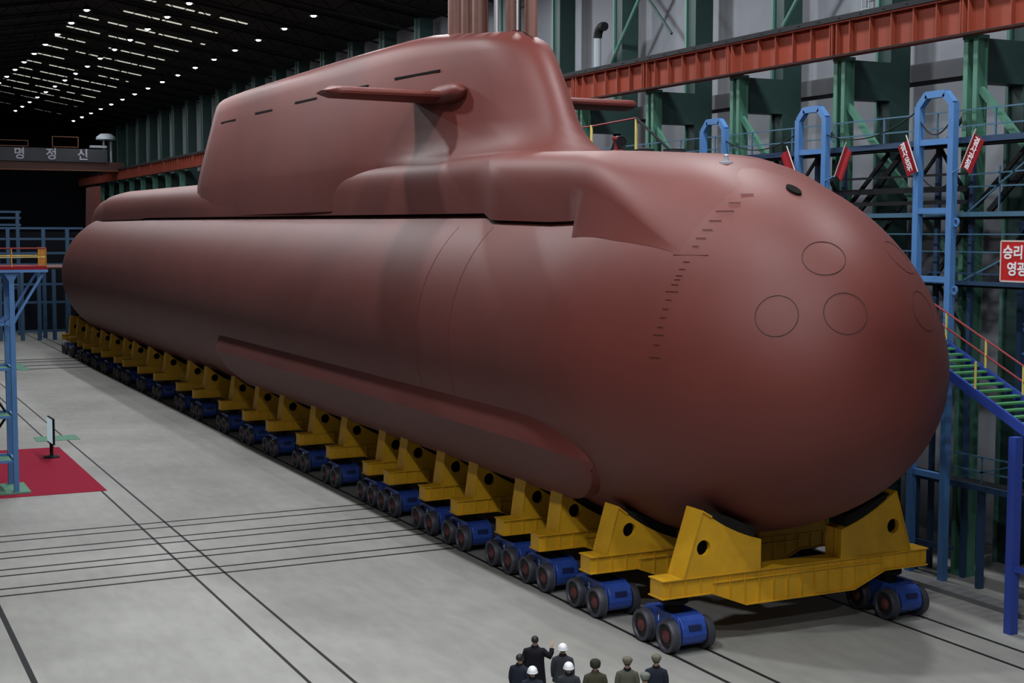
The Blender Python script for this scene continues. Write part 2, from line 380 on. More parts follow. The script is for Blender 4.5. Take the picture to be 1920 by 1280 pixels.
# ------------------------------------------------------------------ submarine
XB, ZC, R0, BU, LN, PN, PM, YC = -29.25, 7.95, 5.8, 6.65, 10.5, 1.785, 2.414, 26.0
XS, LS, XE = -135.0, 26.0, -160.6
def sm(t): t = max(0, min(1, t)); return t * t * (3 - 2 * t)
def rfac(x):
    if x >= XB: return 0.0
    s = (XB - x) / LN
    if s < 1: return (1 - (1 - s) ** PN) ** (1 / PM)
    if x < XS: return max(0.05, 1 - ((XS - x) / LS) ** 1.5)
    return 1.0
def hull_r(x, th):   # th measured from the top
    k = (BU / R0 - 1) * sm((x + 42.5) / 7); c = max(0, math.cos(th))
    return R0 * rfac(x) * (1 + k * c ** 4)
def hull_pt(x, th, off=0.0):
    r = hull_r(x, th) + off
    return (x, YC + r * math.sin(th), ZC + r * math.cos(th))
def hull_z(x, dy):   # height of the upper hull surface at lateral offset dy
    lo, hi = 0.0, PI / 2
    if hull_r(x, hi) <= abs(dy): return ZC
    for _ in range(30):
        m = (lo + hi) / 2
        if hull_r(x, m) * math.sin(m) < abs(dy): lo = m
        else: hi = m
    return ZC + hull_r(x, lo) * math.cos(lo)
def hull_x(y, z):    # forward surface of the nose at (y, z)
    th = math.atan2(y - YC, z - ZC); rho = math.hypot(y - YC, z - ZC); lo, hi = -45.0, XB
    for _ in range(40):
        m = (lo + hi) / 2
        if hull_r(m, th) > rho: lo = m
        else: hi = m
    return lo
SUB = thing('submarine', 'huge red-brown submarine on yellow cradles filling the hall', 'submarine', (-90, 26, 0))
SO = Vector((-90, 26, 0))
def sub(mb, name, m, smooth=True, parent=None, sharp=0.7):
    mb.v = [tuple(Vector(v) - SO) for v in mb.v]
    return mb.build(name, m, parent or SUB, smooth=smooth, sharp=sharp)
NT = 96
xs = [XB - LN * (i / 34) ** 2.2 for i in range(1, 35)] + [-42 - 3 * i for i in range(0, 32)] + [XS + (XE - XS) * (i / 26) for i in range(27)]
xs = sorted(set([round(v, 4) for v in xs]), reverse=True)
b = MB(); b.loft([[hull_pt(x, 2 * PI * i / NT) for i in range(NT)] for x in [XB - .0004] + xs])
hull = sub(b, 'hull', M['hull'], sharp=1.2)

def lerp_tab(x, tab):
    for (xa, a), (xb, bb) in zip(tab, tab[1:]):
        if x <= xa and x >= xb: return a + (bb - a) * (xa - x) / (xa - xb)
    return tab[0][1] if x > tab[0][0] else tab[-1][1]
CL = [(-31, 2.8), (-32.5, 3.3), (-34.2, 3.79), (-34.8, 3.91), (-35.9, 4.13), (-37.1, 4.30), (-39.7, 4.40)]
CW = [(-31, 2.75), (-32.5, 3.25), (-34.2, 3.74), (-34.8, 3.83), (-35.9, 3.96), (-37.1, 4.04), (-39.7, 4.08), (-43, 3.98), (-46.8, 3.90), (-47.9, 3.64), (-60, 3.54), (-77, 3.38), (-112, 3.05), (-131, 3.0), (-138, 2.6), (-144, 1.8), (-148, 0.8), (-149, .3)]
CZ = [(-31, 14.3), (-38, 14.60), (-42, 14.78), (-48, 15.05), (-60, 15.15), (-80, 15.25), (-112, 15.5), (-126, 15.6), (-131, 15.45), (-136, 15.05), (-141, 14.3), (-145, 13.75), (-149, 13.2)]
CB = [(-31, -.05), (-39.6, -.05), (-39.75, .20), (-46.8, .20), (-47.9, .24), (-112, .20), (-114, .10), (-131.5, .10), (-131.7, -.05), (-149, -.05)]
def casing_sec(x, N=40):
    w, zd, gap = lerp_tab(x, CW), lerp_tab(x, CZ), lerp_tab(x, CB)
    zb = hull_z(x, w) + max(gap, .20 if x > -47 else gap); out = []
    t = sm((x + 40.6) / 6.5)
    for i in range(N + 1):
        a = PI * i / N; c, s = math.cos(a), math.sin(a); e = 2 / (3.4 + 2.2 * sm((x + 72) / 8))
        y = -w * (abs(c) ** e) * (1 if c > 0 else -1); z = zb + max(.1, zd - zb) * s ** e
        zh = hull_z(x, y) + .05 * (1 - t) - .12 * sm((x + 34.6) / 1.6)
        if i in (0, N): zz = zb if gap > 0 else zh - .04
        else: zz = z * (1 - t) + zh * t
        if x > -40: zz = max(zz, zh - .04)
        if i in (0, N) and -39.7 < x: y = (-1 if i == 0 else 1) * lerp_tab(x, CL); zz = hull_z(x, y) + .01 - .12 * sm((x + 34.6) / 1.6)
        out.append((x, YC + y, zz))
    return out
cx = [-31.6 - .3 * i for i in range(27)] + [-39.65, -39.77, -40.5, -42, -44, -46, -46.85, -47.9] + [-49 - 2.5 * i for i in range(26)] + [-113.9, -114.1] + [-116 - 2 * i for i in range(8)] + [-131.5, -131.7] + [-132.5 - .8 * i for i in range(21)]
cx = sorted(set(round(v, 3) for v in cx), reverse=True)
b = MB(); b.loft([casing_sec(x) for x in cx], closed=False, cap0=False, cap1=False)
casing = sub(b, 'casing', M['hull'], sharp=1.1)

# sail: plan contours lofted upward
def sail_contour(zt):
    # zt 0 at the deck .. 1 at the shoulder of the roof
    xf = -47.6 - 3.0 * zt; xr = -97.6 + 4.4 * zt
    tab_b = [(0, 0), (.35, .62), (1.0, 1.12), (2.2, 1.62), (4, 2.0), (7, 2.42), (10, 2.75), (12.5, 3.05), (15, 3.32), (17.5, 3.50), (19.5, 3.53), (30, 3.40), (45, 3.20), (48, 2.9), (49.3, 2.1), (50, 0)]
    tab_t = [(0, 0), (.35, .66), (1.0, 1.10), (2.2, 1.52), (4, 1.80), (7, 2.08), (10, 2.26), (13, 2.40), (15.5, 2.50), (19, 2.60), (30, 2.75), (38, 2.75), (41, 2.55), (42.1, 1.9), (42.6, 0)]
    L = xf - xr; pts = []
    us = [0, .002, .006, .012, .02, .035, .05, .07, .1, .14, .18, .22, .26, .31, .37, .45, .55, .66, .76, .85, .92, .955, .975, .988, .995, 1]
    def hw(tab, u):
        d = u * tab[-1][0]
        for (a, p), (c, q) in zip(tab, tab[1:]):
            if d <= c:
                f = (d - a) / (c - a)
                if a < 1: # round nose
                    f = math.sqrt(f) if a == 0 else f
                if c == tab[-1][0]: return p * math.sqrt(max(0, 1 - f * f))
                return p + (q - p) * f
        return 0
    for u in us:
        pts.append((xf - L * u, hw(tab_b, u) * (1 - zt) + hw(tab_t, u) * zt))
    return pts
def sail_ring(z, zt, inset=0.0, flare=0.0):
    pts = sail_contour(zt); xf, xr = pts[0][0], pts[-1][0]; xm = (xf + xr) / 2; half = (xf - xr) / 2
    s = []
    for x, h in pts:
        sx = xm + (x - xm) * (half - inset) / half + (flare if x > -52 else 0) * 0.6 * sm((x + 52) / 3)
        hh = max(0, h - inset * (1 if h > inset else h / max(inset, 1e-6)) + (flare * sm((x + 61) / 9) if h > 0 else 0))
        s.append((sx, hh))
    dz = lambda x: z - (.55 * sm((x + 60) / 8) + .5 * sm((x + 53) / 3)) * max(0, min(1, (z - 17.5) / 3.3)) ** 2
    ring = [(x, YC - h, dz(x)) for x, h in s] + [(x, YC + h, dz(x)) for x, h in s[-2:0:-1]]
    return ring
lev = [(13.0, 0, 0, 1.0), (14.2, 0, 0, 1.1), (14.95, 0, 0, .95), (15.15, .02, 0, .62), (15.45, .06, 0, .34), (15.9, .14, 0, .14), (16.5, .25, 0, .03), (17.5, .45, 0, 0), (18.7, .70, 0, 0), (19.6, .88, 0, 0), (20.1, .97, .04, 0), (20.35, 1, .16, 0), (20.55, 1, .38, 0), (20.72, 1, .75, 0), (20.83, 1, 1.2, 0), (20.86, 1, 1.6, 0)]
b = MB(); b.loft([sail_ring(*l) for l in lev])
sail = sub(b, 'sail', M['hull'], sharp=1.0)
def sail_y(x, z):   # half width of the sail at a station
    zt = max(0, min(1, (z - 15) / 5.3)); pts = sail_contour(zt)
    for (xa, a), (xb, c) in zip(pts, pts[1:]):
        if xb <= x <= xa: return a + (c - a) * (xa - x) / (xa - xb)
    return 0
# sail slots (flooding slits) on the near side
for xa, xb in ((-89.1, -85.5), (-81.1, -77.7), (-73.5, -69.9), (-65.9, -62.9), (-60.0, -55.7)):
    z = 18.9; b = MB()
    pa, pb = YC - sail_y(xa, z), YC - sail_y(xb, z)
    b.bar((xa, pa - .005, z), (xb, pb - .005, z - .05), .05, .11)
    sub(b, 'flood_slit', M['slot'], smooth=False)['label'] = 'dark narrow slit in the sail side'
# forward planes on the sail with a root fairing
for sgn in (-1, 1):
    b = MB(); rings = []
    for t in [i / 16 for i in range(17)]:
        y = 2.2 + (7.35 - 2.2) * t; tip = max(0, (t - .9) / .1); le = -54.4 - .15 * t - .5 * tip ** 2; te = -57.9 + 1.2 * t + .3 * tip ** 2
        th = .25 * (1 if t < .95 else (1 - ((t - .95) / .05) ** 2 * .7)); ring = []
        for i in range(24):
            a = 2 * PI * i / 24; c, sn = math.cos(a), math.sin(a)
            ring.append(((le + te) / 2 + (le - te) / 2 * c, YC + sgn * y, 17.72 + th * (abs(sn) ** .7) * (1 if sn > 0 else -1) * (.45 + .55 * sm((c + 1) / 1.2))))
        rings.append(ring)
    b.loft(rings)
    sub(b, 'sail_plane', M['hull'])
    b = MB(); rings = []
    for t in [i / 14 for i in range(15)]:
        u = -1 + 2 * t; rr = math.sqrt(max(.002, 1 - abs(u) ** 3)); xx = -54.7 + 1.7 * u
        rings.append([(xx, YC + sgn * (2.15 + .45 * rr * math.cos(a)), 17.80 + .40 * rr * math.sin(a)) for a in [2 * PI * i / 16 for i in range(16)]])
    b.loft(rings); sub(b, 'plane_fairing', M['hull'], parent=None)
# masts (retractable) on the sail roof
for i, (x, y, r, h, m, head) in enumerate(((-57.2, 25.3, .30, 3.9, 'mast_copper', .34), (-56.0, 25.35, .24, 4.6, 'mast_copper', .3), (-55.0, 25.5, .33, 5.3, 'mast_copper', .0),
        (-53.9, 25.75, .11, 3.9, 'mast_grey', .0), (-53.5, 26.3, .30, 3.5, 'mast_copper', .33), (-52.75, 26.15, .05, 4.8, 'mast_grey', .0), (-52.6, 26.7, .27, 4.4, 'mast_copper', 0))):
    b = MB(); z0 = 20.0; b.tube((x, y, z0), (x, y, z0 + h), r, 18)
    if head: b.tube((x, y, z0 + h), (x, y, z0 + h + .7), r * .45, 12); b.lathe([(.05, h + .65), (head, h + .7), (head * 1.1, h + 1.4), (.1, h + 1.5)], n=18, c=(x, y, z0))
    else: b.tube((x, y, z0 + h), (x, y, z0 + h + 1.0), r * .3, 10)
    sub(b, 'mast', M[m])['label'] = ('red-brown mast standing on the sail roof' if m == 'mast_copper' else 'thin bare grey mast on the sail roof')
# torpedo tube doors: outline seams on the nose
for (y, z) in ((24.66, 11.32), (23.15, 9.76), (24.63, 9.85), (27.34, 11.32), (28.85, 9.76), (27.37, 9.85)):
    e = .05
    c0 = Vector((hull_x(y, z), y, z))
    gy = (hull_x(y + e, z) - hull_x(y - e, z)) / (2 * e); gz = (hull_x(y, z + e) - hull_x(y, z - e)) / (2 * e)
    nrm = Vector((1, -gy, -gz)).normalized(); t1 = Vector((0, 1, 0)); t1 = (t1 - nrm * t1.dot(nrm)).normalized(); t2 = nrm.cross(t1)
    def inside(p): return p.x < XB and math.hypot(p.y - YC, p.z - ZC) < hull_r(p.x, math.atan2(p.y - YC, p.z - ZC))
    b = MB(); n_ = 64; pts = []
    for i in range(n_):
        a = 2 * PI * i / n_; p = c0 + t1 * (.585 * math.cos(a)) + t2 * (.585 * math.sin(a)); lo, hi = -.8, .6
        for _ in range(26):
            m_ = (lo + hi) / 2
            if inside(p + nrm * m_): lo = m_
            else: hi = m_
        pts.append(p + nrm * (lo + .003))
    r_ = .012 if y < 26 else .007
    for i in range(n_): b.tube(pts[i], pts[(i + 1) % n_], r_, 6)
    sub(b, 'torpedo_door', M['hull_line'])['label'] = 'round torpedo tube door outline on the bow'
# draft marks, both sides
def solve(x, z):
    lo, hi = 0, PI / 2 + .3
    for _ in range(30):
        m_ = (lo + hi) / 2
        if hull_pt(x, m_)[2] > z: lo = m_
        else: hi = m_
    return hull_pt(x, lo)[1] - YC
for s in (-1, 1):
    for i, (z, L) in enumerate(((13.1, .3), (12.85, .3), (12.61, .5), (12.33, .36), (12.07, .3), (11.83, .3), (11.60, .2), (11.35, 1.1), (11.16, .2), (10.95, .2), (10.77, .2), (10.66, .2), (10.52, .22), (10.32, .42), (10.09, .2), (9.83, .2), (9.59, .2), (9.32, .2), (9.10, .36), (8.82, .2), (8.46, .36))):
        lo, hi = 0, PI / 2 + .3
        for _ in range(30):
            m_ = (lo + hi) / 2
            if hull_pt(-33.9, m_)[2] > z: lo = m_
            else: hi = m_
        off = .02 if z > 11.4 else .006
        if s > 0 and i % 2: continue
        b = MB(); p0, p1 = [Vector((xx, YC + s * solve(xx, z), z)) for xx in (-33.9 - L / 2, -33.9 + L / 2)]; o_ = Vector((0, s * off, off * .6)); b.bar(p0 + o_, p1 + o_, .018, .018)
        sub(b, 'draft_mark', M['hull_mark'], smooth=False)
# dark opening on the bow deck
b = MB(); c0 = Vector((-33.26, 25.47, 13.2)); n = Vector((.45, -.03, .9)).normalized(); ux = Vector((.9, 0, -.45)).normalized(); uy = n.cross(ux)
cz = hull_z(-33.26, -.53)
c0.z = cz
ring = []
for i in range(24):
    a = 2 * PI * i / 24; xx = c0.x + .31 * math.cos(a); yy = c0.y + .15 * math.sin(a); ring.append(Vector((xx, yy, hull_z(xx, yy - YC) + .075)))
b.loft([[p - Vector((0, 0, .12)) for p in ring], ring])
sub(b, 'bow_opening', M['slot'], smooth=False)['label'] = 'dark oval opening on the bow deck'
# bollard and deck gear
bz = hull_z(-36.3, -.8)
b = MB(); b.lathe([(.22, -.1), (.22, .02), (.09, .04), (.07, .16), (.09, .22), (.02, .26)], n=14, c=(-36.3, 25.2, bz + .05)); sub(b, 'bollard', M['cabin'])['label'] = 'small pale bollard on the bow deck'
# starboard and port flank array fairings
for s in (-1, 1):
    b = MB(); rings = []
    x0, x1 = -37.6, -81.5
    for t in [0, .001, .003, .006, .010, .016, .024, .034, .046, .060, .075, .1, .2, .35, .5, .65, .8, .9, .94, .96, .975, .985, .993, .998, 1]:
        x = x0 + (x1 - x0) * t; u = min(1, t / .09); g = math.sqrt(max(0.0, 1 - (1 - u) ** 2.2)) * (math.sqrt(max(0, 1 - ((t - .96) / .04) ** 2)) if t > .96 else 1)
        zt = 4.75 + 1.40 * g; zm = 4.75 + .68 * g; zb = 4.7 - 1.5 * g; o = .50 * g
        def at(z, off):
            th = math.acos(max(-1, min(1, (z - ZC) / R0))); p = hull_pt(x, s * th, off); return p
        rings.append([at(zt, -.05), at((zt * .35 + zm * .65), o * .62), at(zm, o), at((zm + zb) / 2, o * .98), at(zb + .25, o * .75), at(zb, -.05), at((zt + zb) / 2, -.4)])
    b.loft(rings)
    sub(b, 'flank_array', M['hull'], sharp=.35)['label'] = 'long low sonar fairing along the lower flank'
# tail: upper rudder and stern planes
b = MB(); rings = []
for t in (0, .5, .9, 1):
    z = 8.8 + 7.9 * t; xa, xb = -147.8 - 1.2 * t, -158.5 + 1.5 * t
    rings.append([((xa + xb) / 2 + (xa - xb) / 2 * math.cos(a), YC + .28 * math.sin(a), z) for a in [2 * PI * i / 16 for i in range(16)]])
b.loft(rings); sub(b, 'rudder', M['hull'])
for s in (-1, 1):
    b = MB(); rings = []
    for t in (0, .5, .95, 1):
        y = 0.5 + 5.0 * t; xa, xb = -151.5 - 1.5 * t, -157.5
        rings.append([((xa + xb) / 2 + (xa - xb) / 2 * math.cos(a), YC + s * y, 8.3 + .26 * (1 if t < 1 else .5) * math.sin(a)) for a in [2 * PI * i / 16 for i in range(16)]])
    b.loft(rings); sub(b, 'stern_plane', M['hull'])
# faint weld seam rings on the hull
for xw in (-46.4, -49.5):
    b = MB(); pts = [hull_pt(xw, -th, .004) for th in [.75 + .05 * i for i in range(26)]]
    for a, c in zip(pts, pts[1:]): b.bar(a, c, .05, .012, up=(0, Vector(a).y - YC, Vector(a).z - ZC))
    sub(b, 'weld_seam', M['hull'], smooth=False)

# deck equipment lying on the casing in front of the sail
t = thing('deck_valve', 'small dark red valve gear on the deck in front of the sail', 'valve', (-47.0, 27.6, 15.02))
b = MB(); b.lathe([(.32, 0), (.32, .1), (.12, .14), (.12, .5), (.22, .52), (.22, .62), (.05, .66)], n=14); b.build('body', M['red'], t, smooth=True)
b = MB(); b.lathe([(.22, -.03), (.25, 0), (.22, .03), (.18, 0)], axis='x', n=16, c=(.28, 0, .42)); b.build('handwheel', M['dark'], t)
b = MB(); b.tube((-.35, -.1, .06), (-.35, .1, .5), .05, 8); b.build('lever', M['dark'], t)
for i, (x, y, s) in enumerate(((-45.6, 27.9, .9), (-44.6, 27.4, .8), (-43.6, 28.0, 1.0))):
    t = thing('hatch_cover', ('dark hatch cover on the deck nearest the sail', 'dark hatch cover in the middle of the three on the deck', 'flat dark hatch cover on the deck furthest from the sail')[i], 'hatch', (x, y, hull_z(x, y - YC) + (.02 if x > -43 else .0) if x > -41 else casing_sec(x)[24][2] + .02), 0, 'open hatches on the foredeck')
    b = MB(); b.lathe([(.44 * s, 0), (.44 * s, .10), (.36 * s, .12), (.36 * s, .02)], n=20); b.build('rim', M['dark'], t)
    b = MB(); b.lathe([(.40 * s, .13), (.40 * s, .19), (.1, .22)], n=20, c=(-.1, .05, 0)); b.build('lid', M['dark'], t)

# ------------------------------------------------------------------ cradles and bogies
CRX = [-33.27, -37.4, -40.86, -43.58, -47.57, -50.68, -54.62, -57.19, -62.19, -66.84, -72.21, -76.92, -82.19, -88.83, -93.45, -100.6, -106.22, -112.08, -115.74, -121.5, -126.16, -130.57, -133.76, -138.84, -143.16]
def saddle_mesh(sgn, x0, zb, root):
    """sgn -1 near (low y) saddle, +1 far; local y from the hull centre line"""
    xa, xb = -.02, -.76; xr = x0 - .38; RR = R0 * rfac(xr) + .27
    if x0 > -34: arc = lambda y: 8.68 - math.sqrt(5.84 ** 2 - y * y)
    else: arc = lambda y: min(ZC - math.sqrt(RR ** 2 - y * y), zb + 1.75)
    yi, yo, yob = (1.48, 3.55, 4.17) if x0 > -34 else (1.48, 3.90, 4.34) if x0 > -38 else (1.48, 4.0, 4.2)
    zi = max(arc(yi), zb + .05); N = 10
    top = [(yi + (yo - yi) * i / N, max(arc(yi + (yo - yi) * i / N), zb + .05)) for i in range(N + 1)]
    hy, hz, hr = 3.5 if x0 > -38 else 3.55, zb + .82 if x0 > -34 else zb + .72, .23
    # front plate with a round hole (2D curve with two loops, extruded), body behind it
    cu = bpy.data.curves.new('tmp', 'CURVE'); cu.dimensions = '2D'; cu.fill_mode = 'BOTH'; cu.extrude = .08
    poly = [(yob, zb), (yi, zb)] + top
    poly2 = [(sgn * a, c) for a, c in poly]
    sp = cu.splines.new('POLY'); sp.points.add(len(poly2) - 1); sp.use_cyclic_u = True
    for p, (a, c) in zip(sp.points, poly2): p.co = (a, c, 0, 1)
    sp = cu.splines.new('POLY'); sp.points.add(23); sp.use_cyclic_u = True
    for i, p in enumerate(sp.points): p.co = (sgn * hy + hr * math.cos(2 * PI * i / 24), hz + hr * math.sin(2 * PI * i / 24), 0, 1)
    tmp = bpy.data.objects.new('tmp', cu); COL.objects.link(tmp)
    dg = bpy.context.evaluated_depsgraph_get(); me = bpy.data.meshes.new_from_object(tmp.evaluated_get(dg)); bpy.data.objects.remove(tmp)
    fm = MB(); fm.add([(xa - .08 + v.co.z, v.co.x, v.co.y) for v in me.vertices], [tuple(p.vertices) for p in me.polygons])
    cut = .02
    body = [(sgn * (yob - .0), zb), (sgn * yi, zb)] + [(sgn * a, c) for a, c in top]
    fm.prism(body, 'x', xa - .34, xb)
    # closing strips round the chamber behind the front plate
    m = len(body)
    for i in range(m):
        p, q = body[i], body[(i + 1) % m]
        fm.add([(xa - .15, *p), (xa - .15, *q), (xa - .36, *q), (xa - .36, *p)], [(0, 1, 2, 3)])
    # rim flange along outer slope and top edge
    fm.bar((xa - .37, sgn * (yob + .02), zb), (xa - .37, sgn * (yo + .02), top[-1][1]), .82, .04, up=(0, 1, 0.2))
    fm.bar((xa - .37, sgn * (yo + .03), top[-1][1]), (xa - .37, sgn * (yo - .30), top[-1][1] - .02 - (top[-1][1] - top[-3][1]) * .6), .84, .05)
    s = fm.build('saddle', M['yellow'], root)
    pd = MB(); RH = R0 * rfac(xr)
    ring0 = []
    lowz = lambda y: max(ZC - math.sqrt(max(.01, RH * RH - y * y)) - .01, 0)
    tp = [p for p in top if 1.6 <= p[0] <= yo - .15]; pa = [(sgn * a, c + .01) for a, c in tp]; pb = [(sgn * a, c + .03 + max(0, min(.30, lowz(a) - c) * min(1, (yo - a) / .9))) for a, c in tp]
    pd.prism(pa + pb[::-1], 'x', xa - .04, xb + .04)
    pd.build('pad', M['pad'], s)
    dk = MB(); dk.prism([(sgn * hy + (hr + .08) * math.cos(2 * PI * i / 20), hz + (hr + .08) * math.sin(2 * PI * i / 20)) for i in range(20)], 'x', xa - .30, xa - .33)  # black disc behind the hole paints in the shaded interior
    dk.build('chamber', M['slot'], s)
    return s
def make_cradle(x0, zb, ze, zm, root, detail=True):
    # crossbeam: fish-bellied box girder with stiffener ribs and flanges, local origin (x0, 26, 0)
    b = MB(); ye, ym, yk = 4.89, 2.0, 3.3
    prof = [(-ye, zb - .02), (-ye, ze), (-yk + .1, ze), (-ym, zm), (ym, zm), (yk - .1, ze), (ye, ze), (ye, zb - .02)]
    b.prism(prof, 'x', -.06, -.66)
    b.box(-.74, .02, -ye - .02, ye + .02, zb - .035, zb)                                  # top flange
    low = [(-ye - .02, ze), (-yk + .1, ze), (-ym, zm), (ym, zm), (yk - .1, ze), (ye + .02, ze)]
    for (a, c), (d, e) in zip(low, low[1:]): b.bar((-.36, a, c), (-.36, d, e), .76, .035)
    if detail:
        zmid = (zb + ze) / 2 + .03
        b.box(-.07, .0, -yk + .15, yk - .15, zmid - .02, zmid + .02)                      # mid flange strip
        n = 19
        for i in range(n):
            y = -ye + .25 + (2 * ye - .5) * i / (n - 1)
            zl = ze if abs(y) > yk - .1 else (zm if abs(y) < ym else zm + (ze - zm) * (abs(y) - ym) / (yk - .1 - ym))
            b.box(-.07, -.005, y - .012, y + .012, zl, zb - .03)
    b.build('crossbeam', M['yellow'], root)
    for s in (-1, 1): saddle_mesh(s, x0, zb, root)
for i, x0 in enumerate(CRX):
    t = thing('cradle', '', 'cradle', (x0, 26, 0), 0, 'yellow cradles under the submarine')
    if i == 0: lab = 'nearest yellow cradle under the bow with its whole crossbeam in view'
    elif i == len(CRX) - 1: lab = 'yellow cradle furthest away under the stern of the submarine'
    else: lab = 'yellow ribbed cradle under the hull, %s counting back from the bow' % ORD[i]
    t['label'] = lab
    zo = 0 if i == 0 else -.17
    make_cradle(x0, 2.14 + zo, 1.61 + zo, 1.14 + zo, t, detail=i < 12)

def make_bogie():
    root = thing('rail_bogie', 'bogie', 'bogie')
    b = MB(); hb = .67
    # two side plates with arched profile
    prof = [(-1.0, .36), (-1.05, .66), (-.95, .98), (-.60, 1.10), (.60, 1.10), (.95, .98), (1.05, .66), (1.0, .36), (.55, .26), (-.55, .26)]
    for s in (-1, 1): b.prism(prof, 'y', s * .40, s * .46)
    for s in (-1, 1):
        dr = [(s * .50, .22), (s * .95, .25), (s * 1.12, .38), (s * 1.17, .56), (s * 1.12, .78), (s * 1.00, .97), (s * .84, 1.06), (s * .50, 1.08)]
        b.prism(dr, 'y', -.40, .40)
    b.box(-.56, .56, -.40, .40, .24, .55)
    b.build('frame', M['blue'], root, bevel=.02)
    for s in (-1, 1):
        b = MB(); b.bar((s * 1.11, -.20, .78), (s * 1.11, .20, .78), .12, .15); b.build('recess', M['navy'], root)
    b = MB(); b.tube((0, 0, .5), (0, 0, 1.30), .26, 16); b.lathe([(.40, 1.26), (.44, 1.29), (.44, 1.40), (.36, 1.42)], n=16); b.build('pivot', M['dark'], root, smooth=True)
    for sx in (-1, 1):
        for sy in (-1, 1):
            wb = MB(); cx, cz_, R = sx * hb, .49, .47
            def ring(r, y): return [(cx + r * math.cos(2 * PI * i / 28), sy * y, cz_ + r * math.sin(2 * PI * i / 28)) for i in range(28)]
            wb.loft([ring(R + .02, .47), ring(R + .02, .50), ring(R, .52), ring(R, .70), ring(R - .02, .73), ring(R - .10, .73), ring(R - .12, .68)], cap0=True, cap1=False)
            wb.cur = 1; wb.loft([ring(R - .12, .68), ring(R - .13, .66), ring(.22, .66)], cap0=False, cap1=True)
            w = wb.build('wheel', [M['tyre'], M['web']], root, smooth=True, sharp=.6)
            h = MB(); h.lathe([(.19, sy * .64), (.19, sy * .69), (.13, sy * .73), (.07, sy * .77), (.02, sy * .77)], axis='y', n=18, c=(cx, 0, cz_)); h.build('hub', M['hub'], w, smooth=True)
    return root
bg = make_bogie(); KIDS[bg.name] = kids(bg)
for w in KIDS[bg.name]: KIDS[w.name] = kids(w)
first_b = True
for i, x0 in enumerate(CRX):
    for side in (0, 1):
        if side == 1 and i > 2: continue
        if first_b: o = bg; first_b = False
        else: o = copy_tree(bg)
        o.location = (x0 - .80, (22.0, 30.0)[side], .0)
        if side == 0:
            if i == 0: lab = 'nearest blue rail bogie with red hubs under the front cradle, near rails'
            elif i == len(CRX) - 1: lab = 'blue rail bogie furthest away under the stern'
            else: lab = 'blue rail bogie on the near rails, %s counting back from the bow' % ORD[i]
            tag(o, lab, 'bogie', 'blue bogies on the near rails')
            if i < 12:
                n_ = text_mesh(str(i + 1), .26, M['white'], o, 'number', .004, .006)
                n_.rotation_euler = (PI / 2, 0, 0); n_.location = (-.05, -.475, .84); n_['label'] = 'white painted number'
        else:
            tag(o, ('blue bogie on the far rails under the right end of the front cradle', 'blue bogie on the far rails, second behind the front cradle', 'blue bogie on the far rails, third behind the front cradle')[i], 'bogie', 'blue bogies on the far rails')

# ------------------------------------------------------------------ rails let into the floor
def track(name, label, lines, axis, a, b_, w=.11):
    t = thing(name, label, 'rails', (0, 0, 0))
    for c in lines:
        b = MB()
        if axis == 'x': b.box(a, b_, c - w / 2, c + w / 2, .0, .012)
        else: b.box(c - w / 2, c + w / 2, a, b_, .0, .012)
        b.build('rail', M['groove'], t)
    return t
track('railway_track', 'pair of dark floor rails under the near row of bogies', (21.4, 22.6), 'x', -200, -8)
track('railway_track', 'pair of dark floor rails under the far row of bogies', (29.4, 30.6), 'x', -200, -8)
track('railway_track', 'pair of dark floor rails running past the notice board', (11.35, 12.45), 'x', -200, -8, .09)
track('railway_track', 'thick dark floor rail in the bottom left corner', (4.75,), 'x', -70, -8, .16)
for k, (a, c) in enumerate(((-58.0, -56.95), (-55.05, -54.0), (-52.15, -51.2), (-49.3, -48.35))):
    track('railway_track', 'pair of dark cross rails in the floor, %s of four from the far end' % ORD[k], (a, c), 'y', -10, 21.3, .13)
for k, (a, c) in enumerate(((-138.2, -135.6), (-131.8, -128.6))):
    track('railway_track', ('far pair of dark cross rails near the stern', 'near pair of dark cross rails before the stern')[k], (a, c), 'y', 8, 21.3, .5)
for k, (x, y, sx, sy) in enumerate(((-84.6, 12.0, 2.0, 2.4), (-131.0, 15.6, 7.0, .9))):
    o = MB().box(x - sx / 2, x + sx / 2, y - sy / 2, y + sy / 2, 0, .02).build('floor_patch', M['gpaint']); tag(o, ('green painted floor patch behind the notice board', 'green painted floor patch far beyond the blue tower')[k], 'floor patch')

# low kerb beyond the far rails
b = MB(); b.box(-150, -20, 33.2, 33.9, 0, .16); struct('trim_2', b, M['kerb'])

